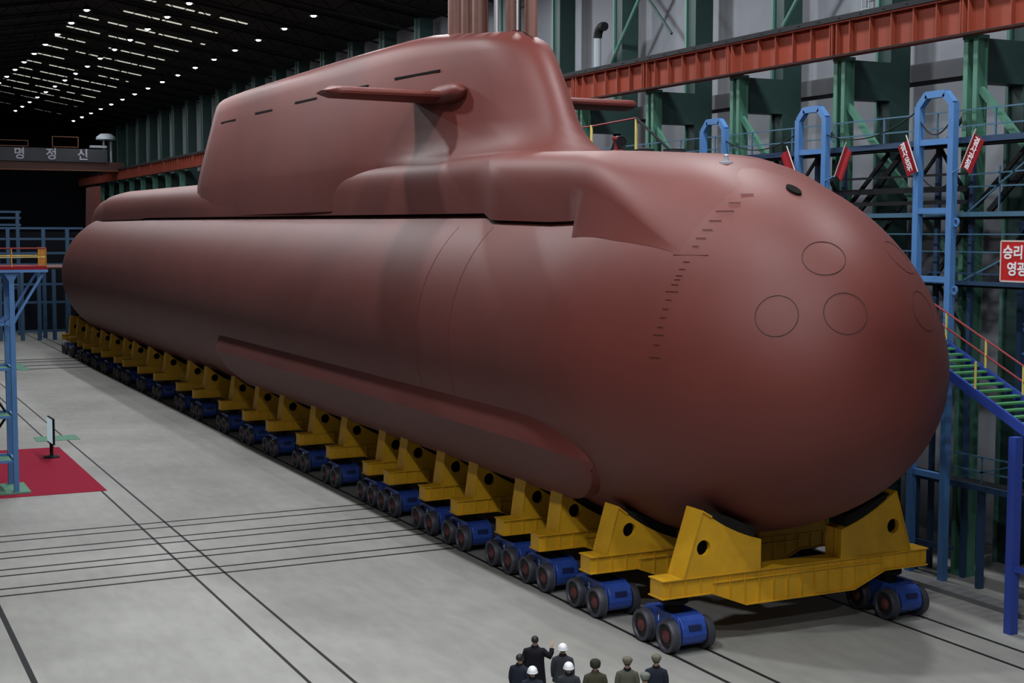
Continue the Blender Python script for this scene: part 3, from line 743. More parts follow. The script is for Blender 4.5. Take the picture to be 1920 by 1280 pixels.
# ------------------------------------------------------------------ blue access towers on the far side
def make_tower(top, label):
    t = thing('access_tower', label, 'tower', (0, 0, 0), 0, 'blue access towers beyond the hull')
    hw = .82
    for s in (-1, 1):
        b = MB(); b.box(s * hw - .13, s * hw + .13, -.12, .12, 0, top - .35); b.build('post', M['bluesteel'], t)
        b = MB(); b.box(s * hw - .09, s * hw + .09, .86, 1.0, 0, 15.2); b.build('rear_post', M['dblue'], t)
    b = MB(); b.bar((-hw, 0, top - .38), (-hw + .38, 0, top), .22, .24); b.bar((-hw + .35, 0, top), (hw - .35, 0, top), .22, .24); b.bar((hw - .38, 0, top), (hw, 0, top - .38), .22, .24)
    b.build('hoop', M['bluesteel'], t)
    for z in (15.1, 12.75, 10.4, 8.1, 5.8, 3.6):
        b = MB(); b.bar((-hw + .1, 0, z), (hw - .1, 0, z), .2, .2); b.build('rung', M['bluesteel'], t)
    for (za, zb) in ((15.0, 12.9), (12.6, 10.5), (10.3, 8.2)):
        b = MB(); b.bar((-hw, .95, za), (hw, .95, zb), .08, .12) if za > 14 or za < 11 else b.bar((hw, .95, za), (-hw, .95, zb), .1, .14); b.build('diagonal', M['dark'], t)
    b = MB(); n = 10
    pts = [(-hw + 2 * hw * i / n, .14, 13.95 - .42 * (1 - (2 * i / n - 1) ** 2)) for i in range(n + 1)]; b.path(pts, .02, 6); b.build('chain', M['dark'], t)
    for z in (12.35, 10.05):
        b = MB(); rings = [[(hw + .25 + r_ * math.cos(a), y_, z + 1.15 * r_ * math.sin(a)) for a in [2 * PI * i / 14 for i in range(14)]] for r_, y_ in ((.08, -.03), (.14, -.03), (.14, .03), (.08, .03), (.08, -.03))]
        b.loft(rings, cap0=False, cap1=False); b.build('eye_lug', M['bluesteel'], t)
    return t
TX = [-37.23, -43.95, -50.6]
for i, x in enumerate(TX):
    t = make_tower(16.72, ('tall blue access tower frame nearest the right edge, beside the stair', 'blue access tower frame in the middle of the three above the bow', 'blue access tower frame furthest left, just right of the sail')[i]); t.location = (x, 34.5, 0)

# galleries on the far side between the towers
def rail_beam(name, label, cat, pts, w, h, m):
    b = MB()
    for a, c in zip(pts, pts[1:]): b.bar(a, c, w, h)
    return tag(b.build(name, m), label, cat)
t = thing('gallery', 'dark steel gallery running behind the blue towers at banner height', 'walkway', (0, 35.0, 0))
b = MB(); b.box(-64, -26, -.1, .58, 14.95, 15.10); b.build('deck', M['dark'], t)
b = MB(); b.bar((-64, -.14, 15.12), (-26, -.14, 15.12), .08, .2); b.build('edge_beam', M['dblue'], t)
b = MB()
for z in (15.65, 16.2): b.bar((-64, .5, z), (-26, .5, z), .05, .05)
for k in range(14): b.bar((-63 + 2.75 * k, .5, 15.1), (-63 + 2.75 * k, .5, 16.2), .06, .06)
b.build('handrail', M['teal'], t)
for k in range(5):
    xx = -33 - 6.72 * k
    b = MB(); b.bar((xx, .4, 15.0), (xx - 2.6, .4, 12.7), .12, .2); b.build('knee_brace', M['dark'], t)
    b = MB(); b.bar((xx - .9, .4, 14.9), (xx - 3.2, .4, 12.9), .10, .14); b.build('knee_brace', M['dark'], t)
t = thing('gallery', 'blue-edged lower gallery with crossed railings behind the towers', 'walkway', (0, 35.0, 0))
b = MB(); b.box(-64, -26, .0, .58, 12.45, 12.60); b.build('deck', M['dark'], t)
b = MB(); b.bar((-64, -.06, 12.62), (-26, -.06, 12.62), .1, .16); b.build('edge_beam', M['teal'], t)
b = MB(); b.bar((-64, -.05, 13.5), (-36.2, -.05, 13.5), .1, .2); b.bar((-64, -.03, 14.0), (-36.2, -.03, 14.0), .05, .08); b.bar((-64, 0, 13.05), (-36.2, 0, 13.05), .1, .14); b.build('pipe_run', M['dark'], t)
b = MB()
for z in (13.55, 13.95): b.bar((-36.1, -.05, z), (-26, -.05, z + (.25 if z > 13.8 else 0)), .05, .05)
b.bar((-36.1, -.05, 12.7), (-33.3, -.05, 14.5), .05, .05); b.bar((-34.7, -.05, 12.65), (-34.7, -.05, 14.2), .05, .05)
b.build('handrail', M['teal'], t)
t = thing('gallery', 'low blue gallery with thin rails level with the red sign', 'walkway', (0, 35.0, 0))
b = MB(); b.box(-64, -26, .0, .58, 10.15, 10.28); b.build('deck', M['dark'], t)
b = MB(); b.bar((-64, -.06, 10.3), (-26, -.06, 10.3), .1, .14); b.bar((-64, -.06, 10.62), (-26, -.06, 10.62), .05, .06); b.build('edge_beam', M['dblue'], t)
b = MB()
for z in (11.35, 11.95): b.bar((-64, -.06, z), (-26, -.06, z), .045, .045)
b.bar((-36.2, -.06, 10.4), (-32.6, -.06, 11.9), .045, .06); b.build('handrail', M['teal'], t)
# lower right staging
t = thing('staging', 'dark blue staging with crossed railing under the stair behind the bow', 'staging', (0, 34.72, 0))
b = MB(); b.box(-40, -27, 0, .9, 3.35, 3.5); b.build('deck', M['dark'], t)
b = MB(); b.bar((-40, -.06, 3.45), (-27, -.06, 3.45), .1, .2); b.build('edge_beam', M['dblue'], t)
for xx in (-38.15, -35.0, -31.5, -28.5):
    b = MB(); b.box(xx - .1, xx + .1, .0, .2, 0, 3.4); b.build('leg', M['dblue'], t)
b = MB()
for z in (4.0, 4.5): b.bar((-36.2, -.02, z), (-27, -.02, z), .05, .05)
b.bar((-36.2, -.02, 3.6), (-33.2, -.02, 4.5), .05, .05); b.bar((-34.9, -.02, 3.6), (-34.9, -.02, 4.5), .05, .05); b.build('handrail', M['teal'], t)
b = MB(); b.box(-38.1, -36.4, -.05, .25, 1.0, 1.15); b.build('tie', M['dblue'], t)
for xx in (-40, -33.2):
    pass
t = thing('staging', 'blue lattice staging standing behind the stair and the red sign', 'staging', (0, 36.6, 0))
for k, xx in enumerate((-35.2, -33.0, -30.8, -28.6)):
    b = MB(); b.box(xx - .11, xx + .11, -.1, .1, 0, 12.4); b.build('post', M['dblue'], t)
b = MB()
for z in (6.2, 7.0, 7.9, 8.9): b.bar((-35.2, 0, z), (-28.6, 0, z), .06, .08)
b.bar((-35.2, 0, 6.3), (-31, 0, 8.8), .07, .1); b.bar((-31, 0, 6.3), (-35.2, 0, 8.8), .07, .1); b.bar((-33, .1, 9.0), (-30.8, .1, 11.9), .08, .12)
b.build('bracing', M['bluesteel'], t)
# pale crates / panels behind the stair
t = thing('storage_box', 'pale storage box standing behind the blue stair leg', 'box', (-31.6, 36.4, .0)); b = MB(); b.box(-.8, .8, -.4, .4, 1.7, 2.9); b.build('body', M['cabin'], t, bevel=.03)
b = MB(); b.box(-.9, .9, -.5, .5, 1.55, 1.7); 
for sx in (-.8, .8): b.box(sx - .06, sx + .06, -.4, .4, 0, 1.56)
b.build('stand', M['dark'], t)

# banners
def banner(label, p_top, p_bot, c_top, txt, post=0):
    p_top, p_bot, c_top = Vector(p_top), Vector(p_bot), Vector(c_top)
    t = thing('banner', label, 'banner', p_bot, 0, 'red banners on slanted poles')
    d = (p_top - p_bot); side = (c_top - p_top); 
    b = MB(); b.tube((0, 0, 0), d * 1.06, .022, 8); b.build('pole', M['pole'], t)
    a0 = d * .06; a1 = d * .94; wv = side; b = MB(); nv = Vector((0, -.02, 0)); n = 8; rows = []
    for i in range(n + 1):
        u = i / n; rip = Vector((0, .03 * math.sin(u * 5 + .5), 0))
        rows.append((a0 + wv * u + rip, a1 + wv * u + rip))
    for i in range(n):
        (p, q), (r_, s_) = rows[i], rows[i + 1]
        b.add([p, r_, s_, q, p - nv, r_ - nv, s_ - nv, q - nv], [(0, 1, 2, 3), (4, 7, 6, 5), (0, 4, 5, 1), (1, 5, 6, 2), (2, 6, 7, 3), (3, 7, 4, 0)])
    b.build('cloth', M['banner'], t, smooth=True)
    b = MB(); b.tube(d * .03, Vector((post, 34.42, p_bot.z - .12)) - p_bot, .025, 8); b.build('bracket', M['bluesteel'], t)
    if txt:
        n_ = len(txt); dn = d.normalized()
        for i, ch in enumerate(txt):
            g = text_mesh(ch, .30, M['white'], t, 'lettering', .004, .004)
            c = a1 + (a0 - a1) * ((i + .62) / (n_ + .35)) + wv * .5
            ang = math.atan2(d.x, d.z)
            g.matrix_local = Matrix.Translation(c + Vector((0, -.05, 0))) @ Matrix.Rotation(ang, 4, 'Y') @ Matrix.Rotation(PI / 2, 4, 'X')
    return t
banner('red lettered banner tilted right, on the right post of the nearest tower', (-35.1, 34.2, 15.32), (-35.74, 34.2, 14.12), (-34.62, 34.2, 15.05), '결사관철', -36.35)
banner('red lettered banner tilted left, on the left post of the nearest tower', (-38.34, 34.2, 15.32), (-37.75, 34.2, 14.1), (-38.80, 34.2, 15.08), '결사옹위', -38.05)
banner('plain red banner tilted right, beside the middle blue tower', (-41.62, 34.2, 15.25), (-42.22, 34.2, 14.08), (-41.2, 34.2, 15.0), None, -43.05)
banner('plain red banner tilted left, half hidden by the bow beside the middle blue tower', (-45.12, 34.2, 15.32), (-44.55, 34.2, 14.3), (-45.55, 34.2, 15.1), None, -44.77)
# red slogan sign at the right edge
t = thing('slogan_sign', 'red sign with white lettering at the right edge of the picture', 'sign', (-33.09, 33.5, 10.48))
b = MB(); b.box(0, 2.5, -.04, .04, 0, 1.26); b.build('board', M['sign'], t)
b = MB()
for (p, q) in (((0, 0, 0), (2.5, 0, 0)), ((0, 0, 1.26), (2.5, 0, 1.26)), ((0, 0, 0), (0, 0, 1.26)), ((2.5, 0, 0), (2.5, 0, 1.26))): b.bar(p, q, .1, .05)
b.build('frame', M['pole'], t)
for txt, xx, zz in (('승리', .50, .88), ('영광', .68, .36)):
    g = text_mesh(txt, .46, M['white'], t, 'lettering', .006, .012); g.rotation_euler = (PI / 2, 0, 0); g.location = (xx + .02, -.055, zz)

# ------------------------------------------------------------------ stair at the right
t = thing('stair', 'blue steel stair with green treads and red handrails behind the bow', 'stair', (-30.5, 32.0, 0))
def SP(x): return 6.12 + (-30.5 - x) * .44      # stringer height line
b = MB(); b.bar((-9.0, 0, SP(-39.5)), (.25, 0, SP(-30.25)), .10, .30); b.build('stringer', M['rblue'], t)
b = MB(); b.bar((-9.0, 1.6, SP(-39.5) - .05), (.25, 1.6, SP(-30.25) - .05), .10, .30); b.build('stringer', M['rblue'], t)
for k in range(26):
    xx = .05 - .36 * k; z = SP(-30.5 + xx) + .02; b = MB(); b.box(xx - .16, xx + .10, .06, 1.54, z - .03, z + .03); b.build('tread', M['tread'], t)
b = MB(); b.box(.2, 3.0, -.05, 1.65, 5.86, 6.02); b.build('landing', M['rblue'], t)
for yy in (0, 1.6):
    b = MB(); b.bar((-.05, yy - .3 if yy == 0 else yy, 0), (-.05, yy - .3 if yy == 0 else yy, 5.95), .30, .28) if yy == 0 else b.bar((2.6, yy, 0), (2.6, yy, 5.9), .3, .3)
    b.build('leg', M['rblue'], t)
b = MB(); b.bar((-.05, -.3, 2.0), (2.6, -.3, 2.0), .16, .16); b.build('tie', M['rblue'], t)
b = MB()
top = lambda x: SP(x) + 1.0
b.tube((-9, 1.6, top(-39.5)), (-1.6, 1.6, top(-32.1) - .0), .035, 8); b.tube((-1.6, 1.6, top(-32.1)), (.3, 1.6, top(-30.2)), .035, 8); b.tube((-9, 1.6, top(-39.5) - .5), (.3, 1.6, top(-30.2) - .5), .035, 8)
b.build('handrail', M['red'], t)
for xx in (-5.05, -3.25, -1.65, 0.1):
    b = MB(); b.tube((xx, 1.6, SP(-30.5 + xx)), (xx, 1.6, top(-30.5 + xx)), .04, 8); b.build('baluster', M['railyel'], t)
b = MB(); b.tube((-2.05, 0.0, SP(-32.55)), (-2.05, 0.0, SP(-32.55) + 1.0), .04, 8); b.build('baluster', M['railyel'], t)
# red and yellow guard rail on the far gallery seen over the deck
t = thing('guard_rail', 'red and yellow guard rail seen over the deck right of the sail', 'railing', (-62.0, 34.9, 15.1))
for xx in (0.0, 4.3):
    b = MB(); b.tube((xx, 0, 0), (xx, 0, 2.25), .07, 8); b.build('post', M['railyel'], t)
b = MB(); b.tube((-2.5, 0, 2.2), (0, 0, 2.2), .04, 8); b.tube((0, 0, 2.2), (4.3, 0, 2.3), .04, 8); b.build('handrail', M['red'], t)
b = MB(); b.tube((4.3, 0, 2.3), (8.6, 0, -.1), .06, 8); b.build('stair_rail', M['dark'], t)
# hanging cables between the towers
for k, (xa, za, xb, zb) in enumerate(((-43.2, 15.75, -38.05, 16.25), (-49.8, 15.9, -44.75, 15.9), (-36.4, 15.9, -38.0, 15.9))):
    b = MB(); n = 14; pts = [(xa + (xb - xa) * i / n, 34.45, za + (zb - za) * i / n - .55 * (1 - (2 * i / n - 1) ** 2)) for i in range(n + 1)]; b.path(pts, .025, 6)
    tag(b.build('hanging_cable', M['dark']), ('thin dark cable sagging between the two right blue towers', 'thin dark cable sagging between the two left blue towers', 'thin dark cable sagging inside the nearest blue tower')[k], 'cable')

# ------------------------------------------------------------------ left platform tower
t = thing('platform_tower', 'blue platform tower with a red and yellow railing at the left edge', 'tower', (-67.4, 7.74, 0))
for (dx, dy) in ((0, 0), (0, -1.7), (-2.2, 0), (-2.2, -1.7)):
    b = MB(); b.box(dx - .13, dx + .13, dy - .11, dy + .11, 0, 10.3); b.build('post', M['bluesteel'], t)
b = MB(); b.box(-2.6, .3, -3.0, 1.55, 10.28, 10.44); b.build('deck', M['banner'], t)
b = MB(); b.box(-2.6, .34, -3.0, 1.57, 10.16, 10.28); b.build('edge_beam', M['bluesteel'], t)
for dx in (0, -2.2):
    b = MB(); b.bar((dx, 0.05, 7.9), (dx, 1.45, 10.2), .10, .12); b.build('brace', M['bluesteel'], t)
    b = MB(); b.prism([(-.35, 10.2), (.35, 10.2), (.1, 9.75), (-.1, 9.75)], 'x', dx + .12, dx - .12); b.build('gusset', M['bluesteel'], t)
    b = MB(); b.prism([(-.35, 7.85), (0, 7.6), (.25, 8.1), (0, 8.2)], 'x', dx + .1, dx - .1); b.build('gusset', M['bluesteel'], t)
for z in (7.8, 5.75, 3.55, 1.5):
    b = MB(); b.bar((0, 0, z), (0, -1.7, z), .12, .12); b.bar((-2.2, 0, z), (-2.2, -1.7, z), .12, .12); b.bar((0, 0, z), (-2.2, 0, z), .12, .12); b.build('cross_beam', M['bluesteel'], t)
    if z < 7:
        b = MB(); b.box(-2.1, -.1, -1.6, -.1, z - .08, z - .04); b.build('landing', M['gpaint'], t)
b = MB(); b.bar((-.1, -1.5, 5.6), (-1.9, -.2, 3.6), .06, .1); b.bar((-.1, -.4, 3.5), (-2.0, -1.3, 1.6), .06, .1); b.build('ladder', M['dark'], t)
b = MB(); b.box(-2.4, .3, -3, .6, 0, .10); b.build('base', M['gpaint'], t)
b = MB()
for (p, q) in (((.3, -3, 11.25), (.3, 1.5, 11.25)), ((.3, 1.5, 11.25), (-2.5, 1.5, 11.25))): b.tube(p, q, .035, 8)
b.build('top_rail', M['red'], t)
b = MB()
for z in (10.85,):
    b.tube((.3, -3, z), (.3, 1.5, z), .025, 8); b.tube((.3, 1.5, z), (-2.5, 1.5, z), .025, 8)
    b.tube((-2.5, -3, z + .03), (-2.5, 1.5, z + .03), .025, 8)
b.build('mid_rail', M['railyel'], t)
for yy in (-1.5, 0, 1.5):
    b = MB(); b.tube((.3, yy, 10.4), (.3, yy, 11.25), .03, 8); b.build('baluster', M['ochre'], t)
for k in range(6):
    b = MB(); b.tube((.3 - .5 * k, 1.5, 10.4), (.3 - .5 * k, 1.5, 11.25), .03, 8); b.build('baluster', M['ochre'], t)

# red carpet, stand and notice board on it
o = MB().add([(-81.2, 6.0, .0), (-81.0, 11.6, .0), (-66.3, 11.6, .0), (-66.4, 6.0, .0), (-81.2, 6.0, .022), (-81.0, 11.6, .022), (-66.3, 11.6, .022), (-66.4, 6.0, .022)], [(0, 1, 2, 3), (4, 7, 6, 5), (0, 4, 5, 1), (1, 5, 6, 2), (2, 6, 7, 3), (3, 7, 4, 0)]).build('red_carpet', M['carpet'])
tag(o, 'red carpet on the floor under the notice board and blue tower', 'carpet')
t = thing('notice_board', 'pale blue notice board with an added glow on a dark stand on the red carpet', 'board', (-77.4, 10.7, .022), math.radians(-88))
b = MB(); b.box(-.06, .06, -.80, .80, .75, 2.15); b.build('panel', M['dark'], t, bevel=.02)
b = MB(); b.box(.06, .075, -.75, .75, .82, 2.10); b.build('board_glow', M['board_glow'], t)
b = MB(); b.box(-.05, .05, -.25, -.19, .1, .75); b.box(-.05, .05, .19, .25, .1, .75); b.box(-.04, .04, -.25, .25, .45, .5); b.build('stand', M['dark'], t)
b = MB(); b.lathe([(.42, 0), (.42, .05), (.3, .1), (.1, .12)], n=20); b.build('base', M['dark'], t)

# ------------------------------------------------------------------ far end: bridge crane with lettering, staging
t = thing('bridge_crane', 'dark overhead bridge crane with pale lettering across the far end of the hall', 'crane', (-190, 0, 0))
b = MB(); b.box(-.9, .9, -8, 36.2, 19.9, 21.05); b.build('girder', mat('crane_rust', (0.055, 0.018, 0.012), .7), t)
b = MB(); b.box(.9, 1.05, -8, 36.0, 19.86, 19.98); b.build('lower_flange', M['crane_ochre'], t)
b = MB(); b.box(.9, 1.1, -8, 34, 21.0, 22.7); b.build('walkway_screen', mat('crane_screen', (0.035, 0.037, 0.045), .7), t)
b = MB()
for (ya, yb, za, zb) in ((27.2, 30.4, 22.9, 24.2), (18, 24.2, 22.9, 23.6)):
    for z in (za, zb): b.bar((.8, ya, z), (.8, yb, z), .09, .09)
    for y in (ya, yb): b.bar((.8, y, za), (.8, y, zb), .09, .09)
b.build('trolley_frame', M['crane_ochre'], t)
for ch, yy in (('명', 23.2), ('정', 27.1), ('신', 31.0)):
    g = text_mesh(ch, 1.55, M['letter_grey'], t, 'lettering', .02, .03)
    g.matrix_local = Matrix.Translation((1.16, yy - .1, 21.85)) @ Matrix.Rotation(PI / 2, 4, 'Z') @ Matrix.Rotation(PI / 2, 4, 'X')
b = MB(); b.lathe([(.1, 24.8), (.7, 24.75), (1.25, 24.3), (1.3, 24.0), (.9, 23.9), (.1, 23.95)], n=20, c=(.4, 34.0, 0)); b.build('hood', M['cabin'], t, smooth=True)
b = MB(); b.tube((.4, 33.7, 21.0), (.4, 33.7, 24.0), .14, 8); b.tube((.4, 34.6, 21.0), (.4, 34.6, 24.0), .14, 8); b.box(.2, .9, 31.9, 34, 22.9, 23.2); b.build('hood_post', M['cabin'], t)
def frame_stage(label, x, y0, y1, zs, ys, m, parentloc):
    t = thing('staging', label, 'staging', (x, 0, 0))
    for y in ys:
        b = MB(); b.box(-.22, .22, y - .2, y + .2, 0, zs[-1]); b.build('post', m, t)
    for z in zs:
        b = MB(); b.box(-.12, .12, y0, y1, z - .12, z + .12); b.build('cross_beam', m, t)
    return t
frame_stage('dark blue staging frames at the far end beside the stern', -163, 16.5, 26.0, (1.0, 4.2, 6.2, 8.4), (17.5, 19.8, 21.6, 23.2, 24.6), M['stage_blue'], None)
frame_stage('tall dim blue staging behind the stern at the far end', -166, 15.0, 27.0, (9.6, 11.2, 12.4), (16.2, 18.8, 22.6, 25.2), M['stage_blue'], None)
t = frame_stage('dim blue staging with top railing at the far left end', -172, 13.0, 21.0, (5.5, 9.0, 12.8, 13.6, 14.3), (15.0, 18.4, 20.6), M['stage_blue'], None)
b = MB(); b.box(-195, -176, 13, 35.0, 0, 12); tag(b.build('dock_block', M['back']), 'dock block with its shade painted black, closing the far end behind the staging', 'block')

# ------------------------------------------------------------------ people
def person_body(raise_arm):
    """one continuous skinned body, standing, facing +y local; returns mesh"""
    V = []; E = []; Rr = []
    def add(p, r, par=None):
        V.append(p); Rr.append(r)
        if par is not None: E.append((par, len(V) - 1))
        return len(V) - 1
    pel = add((0, 0, .95), (.155, .115)); wa = add((0, 0, 1.10), (.14, .10), pel); ch = add((0, 0, 1.30), (.165, .115), wa); nk0 = add((0, 0, 1.45), (.075, .07), ch); nk = add((0, .005, 1.52), (.058, .058), nk0)
    hd = add((0, .02, 1.60), (.074, .086), nk); hd2 = add((0, .02, 1.68), (.078, .094), hd); add((0, .012, 1.735), (.055, .066), hd2)
    for s in (-1, 1):
        sh = add((s * .185, 0, 1.40), (.062, .062), ch)
        if s == 1 and raise_arm: el = add((.36, .10, 1.22), (.046, .046), sh); wr = add((.40, .22, 1.42), (.032, .032), el); d = Vector((.08, .35, .93)).normalized()
        else: el = add((s * .235, -.01, 1.12), (.046, .046), sh); wr = add((s * .245, .05, .88), (.032, .032), el); d = Vector((0, .12, -1)).normalized()
        w0 = Vector(V[wr]); pm = add(tuple(w0 + d * .06), (.036, .022), wr)
        side = Vector((s, 0, 0)) if not (s == 1 and raise_arm) else Vector((.75, -.6, .1)).normalized()
        pc = w0 + d * .09; nrm = d.cross(side).normalized()
        for k, (off, L) in enumerate(((-.030, .072), (-.010, .082), (.010, .077), (.030, .060))):
            f0 = add(tuple(pc + side * off), (.010, .010), pm); f1 = add(tuple(pc + side * off + d * L * .5 + nrm * .006), (.009, .009), f0); add(tuple(pc + side * off + d * L * .9 + nrm * .022), (.007, .007), f1)
        th = add(tuple(w0 + d * .04 - side * .040), (.011, .011), pm); add(tuple(w0 + d * .085 - side * .062 + nrm * .01), (.008, .008), th)
        hp = add((s * .09, 0, .88), (.095, .095), pel); kn = add((s * .10, .01, .50), (.062, .062), hp); an = add((s * .10, -.02, .10), (.042, .042), kn); add((s * .11, .12, .045), (.042, .035), an)
    me = bpy.data.meshes.new('tmp'); me.from_pydata(V, E, [])
    o = bpy.data.objects.new('tmp', me); COL.objects.link(o)
    o.modifiers.new('s', 'SKIN'); o.modifiers.new('u', 'SUBSURF').levels = 1
    for sv, r in zip(me.skin_vertices[0].data, Rr): sv.radius = r
    me.skin_vertices[0].data[0].use_root = True
    dg = bpy.context.evaluated_depsgraph_get(); out = bpy.data.meshes.new_from_object(o.evaluated_get(dg)); bpy.data.objects.remove(o)
    for p in out.polygons: p.use_smooth = True
    out.materials.clear(); out.materials.append(M['skin']); return out
BODY = {False: person_body(False), True: person_body(True)}
def ell(cx, cy, z, rx, ry, n=20, rot=0):
    return [(cx + rx * math.cos(2 * PI * i / n), cy + ry * math.sin(2 * PI * i / n), z) for i in range(n)]
def sleeve(mb, pts, rs, n=14):
    rings = []
    for i, (p, r) in enumerate(zip(pts, rs)):
        p = Vector(p); a = Vector(pts[max(0, i - 1)]); c = Vector(pts[min(len(pts) - 1, i + 1)]); d = (c - a).normalized()
        up = Vector((0, 1, 0)) if abs(d.y) < .9 else Vector((1, 0, 0)); u = d.cross(up).normalized(); w = d.cross(u)
        rings.append([p + (u * math.cos(2 * PI * k / n) + w * math.sin(2 * PI * k / n)) * r for k in range(n)])
    mb.loft(rings)
def person(label, x, y, head_z, face, coat, head, long_coat=False, raised=False, bulk=1.0):
    t = thing('person', label, 'person', (x, y, 0), face, 'group of people watching beside the rails')
    sc = (head_z - .06) / 1.76; t.scale = (sc, sc, sc)
    b = bpy.data.objects.new('body', BODY[raised]); COL.objects.link(b); b.parent = t
    c = MB(); hem = .42 if long_coat else .78; k = bulk
    c.loft([ell(0, 0, hem, .27 * k, .21 * k), ell(0, 0, hem + .06, .27 * k, .21 * k), ell(0, 0, .98, .225 * k, .165 * k), ell(0, 0, 1.15, .215 * k, .155 * k), ell(0, 0, 1.30, .225 * k, .155 * k), ell(0, 0, 1.40, .215 * k, .14 * k), ell(0, 0, 1.455, .15, .10), ell(0, .005, 1.50, .085, .082)])
    for s in (-1, 1):
        if s == 1 and raised: sleeve(c, [(.13, 0, 1.38), (.20, .01, 1.38), (.30, .05, 1.28), (.365, .10, 1.215), (.40, .16, 1.30), (.405, .21, 1.40)], [.085, .088, .078, .074, .066, .058])
        else: sleeve(c, [(s * .13, 0, 1.38), (s * .20 * k, 0, 1.36), (s * .235 * k, -.005, 1.24), (s * .25 * k, -.01, 1.11), (s * .255 * k, .02, 1.0), (s * .255 * k, .05, .89)], [.085, .088, .078, .072, .064, .055])
    co = c.build('coat', M[coat], t, smooth=True)
    c2 = MB(); c2.loft([ell(0, -.005, 1.455, .105, .098), ell(0, -.005, 1.53, .088, .085), ell(0, 0, 1.53, .07, .068), ell(0, 0, 1.47, .07, .07)], cap0=False, cap1=False); c2.build('collar', M['coat_black'] if coat != 'coat_olive' else M['coat_olive'], co, smooth=True)
    tr_ = MB()
    for s in (-1, 1): sleeve(tr_, [(s * .09, 0, .92), (s * .095, 0, .70), (s * .10, .01, .50), (s * .10, -.01, .30), (s * .10, -.02, .08)], [.115, .105, .085, .080, .078])
    tr_.build('trousers', M['coat_black'] if coat not in ('coat_olive', 'coat_khaki') else M['coat_olive'], t, smooth=True)
    for s in (-1, 1):
        sh = MB(); sh.loft([[(s * .105 + a * math.cos(2 * PI * i / 12), .05 + bq * math.sin(2 * PI * i / 12), z) for i in range(12)] for a, bq, z in ((.048, .14, 0), (.052, .145, .03), (.048, .12, .07), (.04, .06, .10))]); sh.build('shoe', M['hair'], t, smooth=True)
    # face: nose, ears, eyes, mouth
    fc = MB(); fc.loft([[(0 + rr * math.cos(a), .100 + d, 1.635 + dz + rr * math.sin(a)) for a in [2 * PI * i / 8 for i in range(8)]] for rr, d, dz in ((.018, 0, 0), (.014, .014, -.004), (.004, .024, -.008))]); fc.build('nose', M['skin'], b, smooth=True)
    for s in (-1, 1):
        e = MB(); e.lathe([(.004, -.012), (.026, -.006), (.03, 0), (.022, .008), (.004, .006)], axis='x', n=10, c=(s * .082, .012, 1.645)); e.build('ear', M['skin'], b, smooth=True)
        e = MB(); e.lathe([(.002, -.008), (.010, -.004), (.012, 0), (.008, .006), (.002, .008)], axis='y', n=10, c=(s * .032, .102, 1.665)); e.build('eye', M['hair'], b, smooth=True)
    e = MB(); e.bar((-.024, .104, 1.595), (.024, .104, 1.595), .012, .012); e.build('mouth', M['hub'], b)
    def dome(mb, zc, rx, ry, rz, lo=0, n=22, cy=.005, steps=9):
        mb.loft([ell(0, cy, zc + rz * math.sin(lo + (PI / 2 - lo) * i / steps), max(.003, rx * math.cos(lo + (PI / 2 - lo) * i / steps)), max(.003, ry * math.cos(lo + (PI / 2 - lo) * i / steps)), n) for i in range(steps + 1)])
    if head == 'helmet':
        h = MB(); dome(h, 1.665, .128, .152, .140); h.build('hard_hat', M['helmet'], t, smooth=True)
        h = MB(); h.loft([ell(0, .01, 1.640, .126, .150, 22), ell(0, .015, 1.634, .142, .172, 22), ell(0, .015, 1.646, .142, .172, 22), ell(0, .01, 1.675, .129, .153, 22)]); h.build('hat_brim', M['helmet'], t, smooth=True)
        h = MB(); dome(h, 1.64, .088, .102, .11, lo=-.45); h.build('hair', M['hair'], b, smooth=True)
    elif head == 'hair':
        h = MB(); dome(h, 1.665, .094, .108, .105, lo=-.55, cy=-.006); h.build('hair', M['hair'], b, smooth=True)
    elif head == 'fur':
        h = MB(); h.loft([ell(0, 0, 1.60, .098, .105, 22), ell(0, 0, 1.63, .126, .135, 22), ell(0, 0, 1.71, .138, .145, 22), ell(0, 0, 1.77, .128, .135, 22), ell(0, 0, 1.80, .09, .10, 22), ell(0, 0, 1.81, .02, .02, 22)]); h.build('fur_hat', M['cap_olive'], t, smooth=True)
    else:
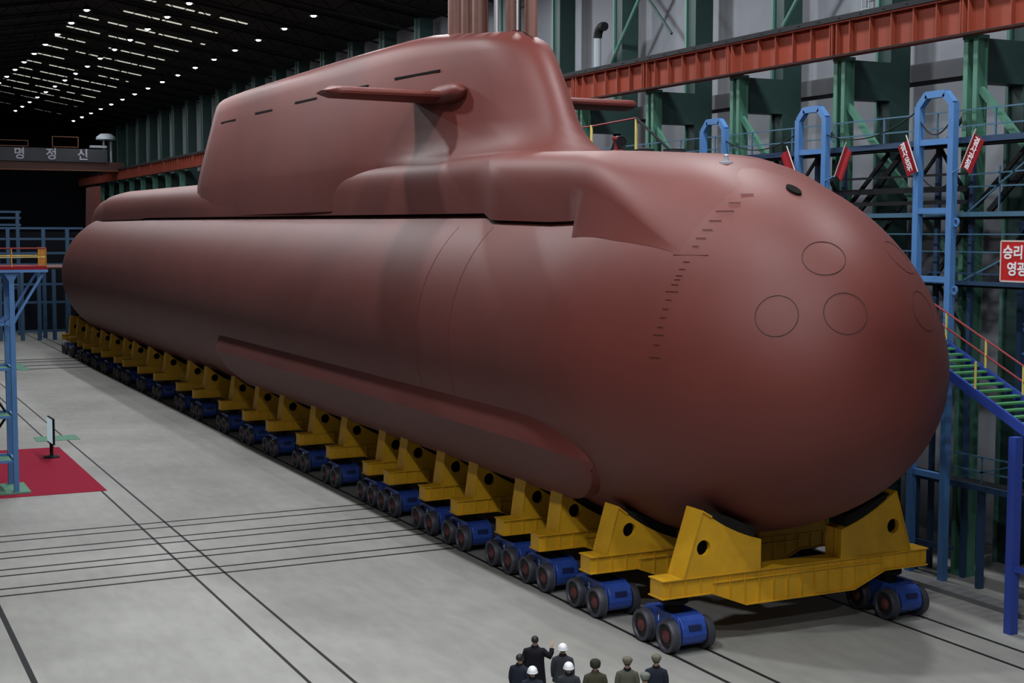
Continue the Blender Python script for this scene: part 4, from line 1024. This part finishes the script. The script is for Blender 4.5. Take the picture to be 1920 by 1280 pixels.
        h = MB(); h.loft([ell(0, 0, 1.645, .100, .112, 22), ell(0, 0, 1.68, .112, .124, 22), ell(0, .005, 1.71, .130, .140, 22), ell(0, .005, 1.745, .132, .142, 22), ell(0, .0, 1.78, .112, .122, 22), ell(0, 0, 1.80, .07, .08, 22), ell(0, 0, 1.805, .02, .02, 22)]); h.build('cap', M[head], t, smooth=True)
        h = MB(); h.loft([ell(0, .105, 1.668, .08, .05, 14), ell(0, .112, 1.660, .082, .055, 14)]); h.build('cap_peak', M['hair'], t)
        h = MB(); dome(h, 1.64, .086, .10, .09, lo=-.4); h.build('hair', M['hair'], b, smooth=True)
    return t
F = math.radians(62)   # they look across the rails towards the bow
person('person in a long black coat with one arm raised, standing foremost', -31.22, 16.0, 1.82, F - .15, 'coat_black', 'hair', True, True, 1.12)
person('bareheaded person in a dark jacket at the left of the group', -30.22, 15.07, 1.75, F - .5, 'coat_navy', 'hair')
person('person in a white hard hat in front, just behind the long black coat', -29.2, 14.9, 1.72, F, 'coat_navy', 'helmet')
person('person in a white hard hat and charcoal jacket, right of the raised arm', -30.47, 16.4, 1.74, F - .1, 'coat_grey', 'helmet')
person('person in a white hard hat and dark jacket, lower of the two right hard hats', -29.05, 15.8, 1.74, F, 'coat_grey', 'helmet')
person('person in an olive uniform and dark fur hat in the middle', -28.85, 16.42, 1.77, F + .1, 'coat_olive', 'fur')
person('person in a khaki coat with a black collar and khaki cap', -28.72, 17.24, 1.76, F, 'coat_khaki', 'cap_khaki')
person('person in a grey cap, lowest and partly hidden between two others', -27.55, 17.02, 1.74, F, 'coat_navy', 'cap_grey')
person('person in a dark navy coat and olive cap at the right end of the group', -28.57, 17.97, 1.76, F - .1, 'coat_navy', 'cap_khaki')

# ------------------------------------------------------------------ light and view
wd = bpy.data.worlds.new('world'); scene.world = wd; wd.use_nodes = True
wd.node_tree.nodes['Background'].inputs[0].default_value = (0.80, 0.86, 0.92, 1); wd.node_tree.nodes['Background'].inputs[1].default_value = 0.035
scene.view_settings.view_transform = 'Standard'; scene.view_settings.look = 'None'; scene.view_settings.gamma = 1; scene.view_settings.use_curve_mapping = False
scene.view_settings.exposure = -0.36
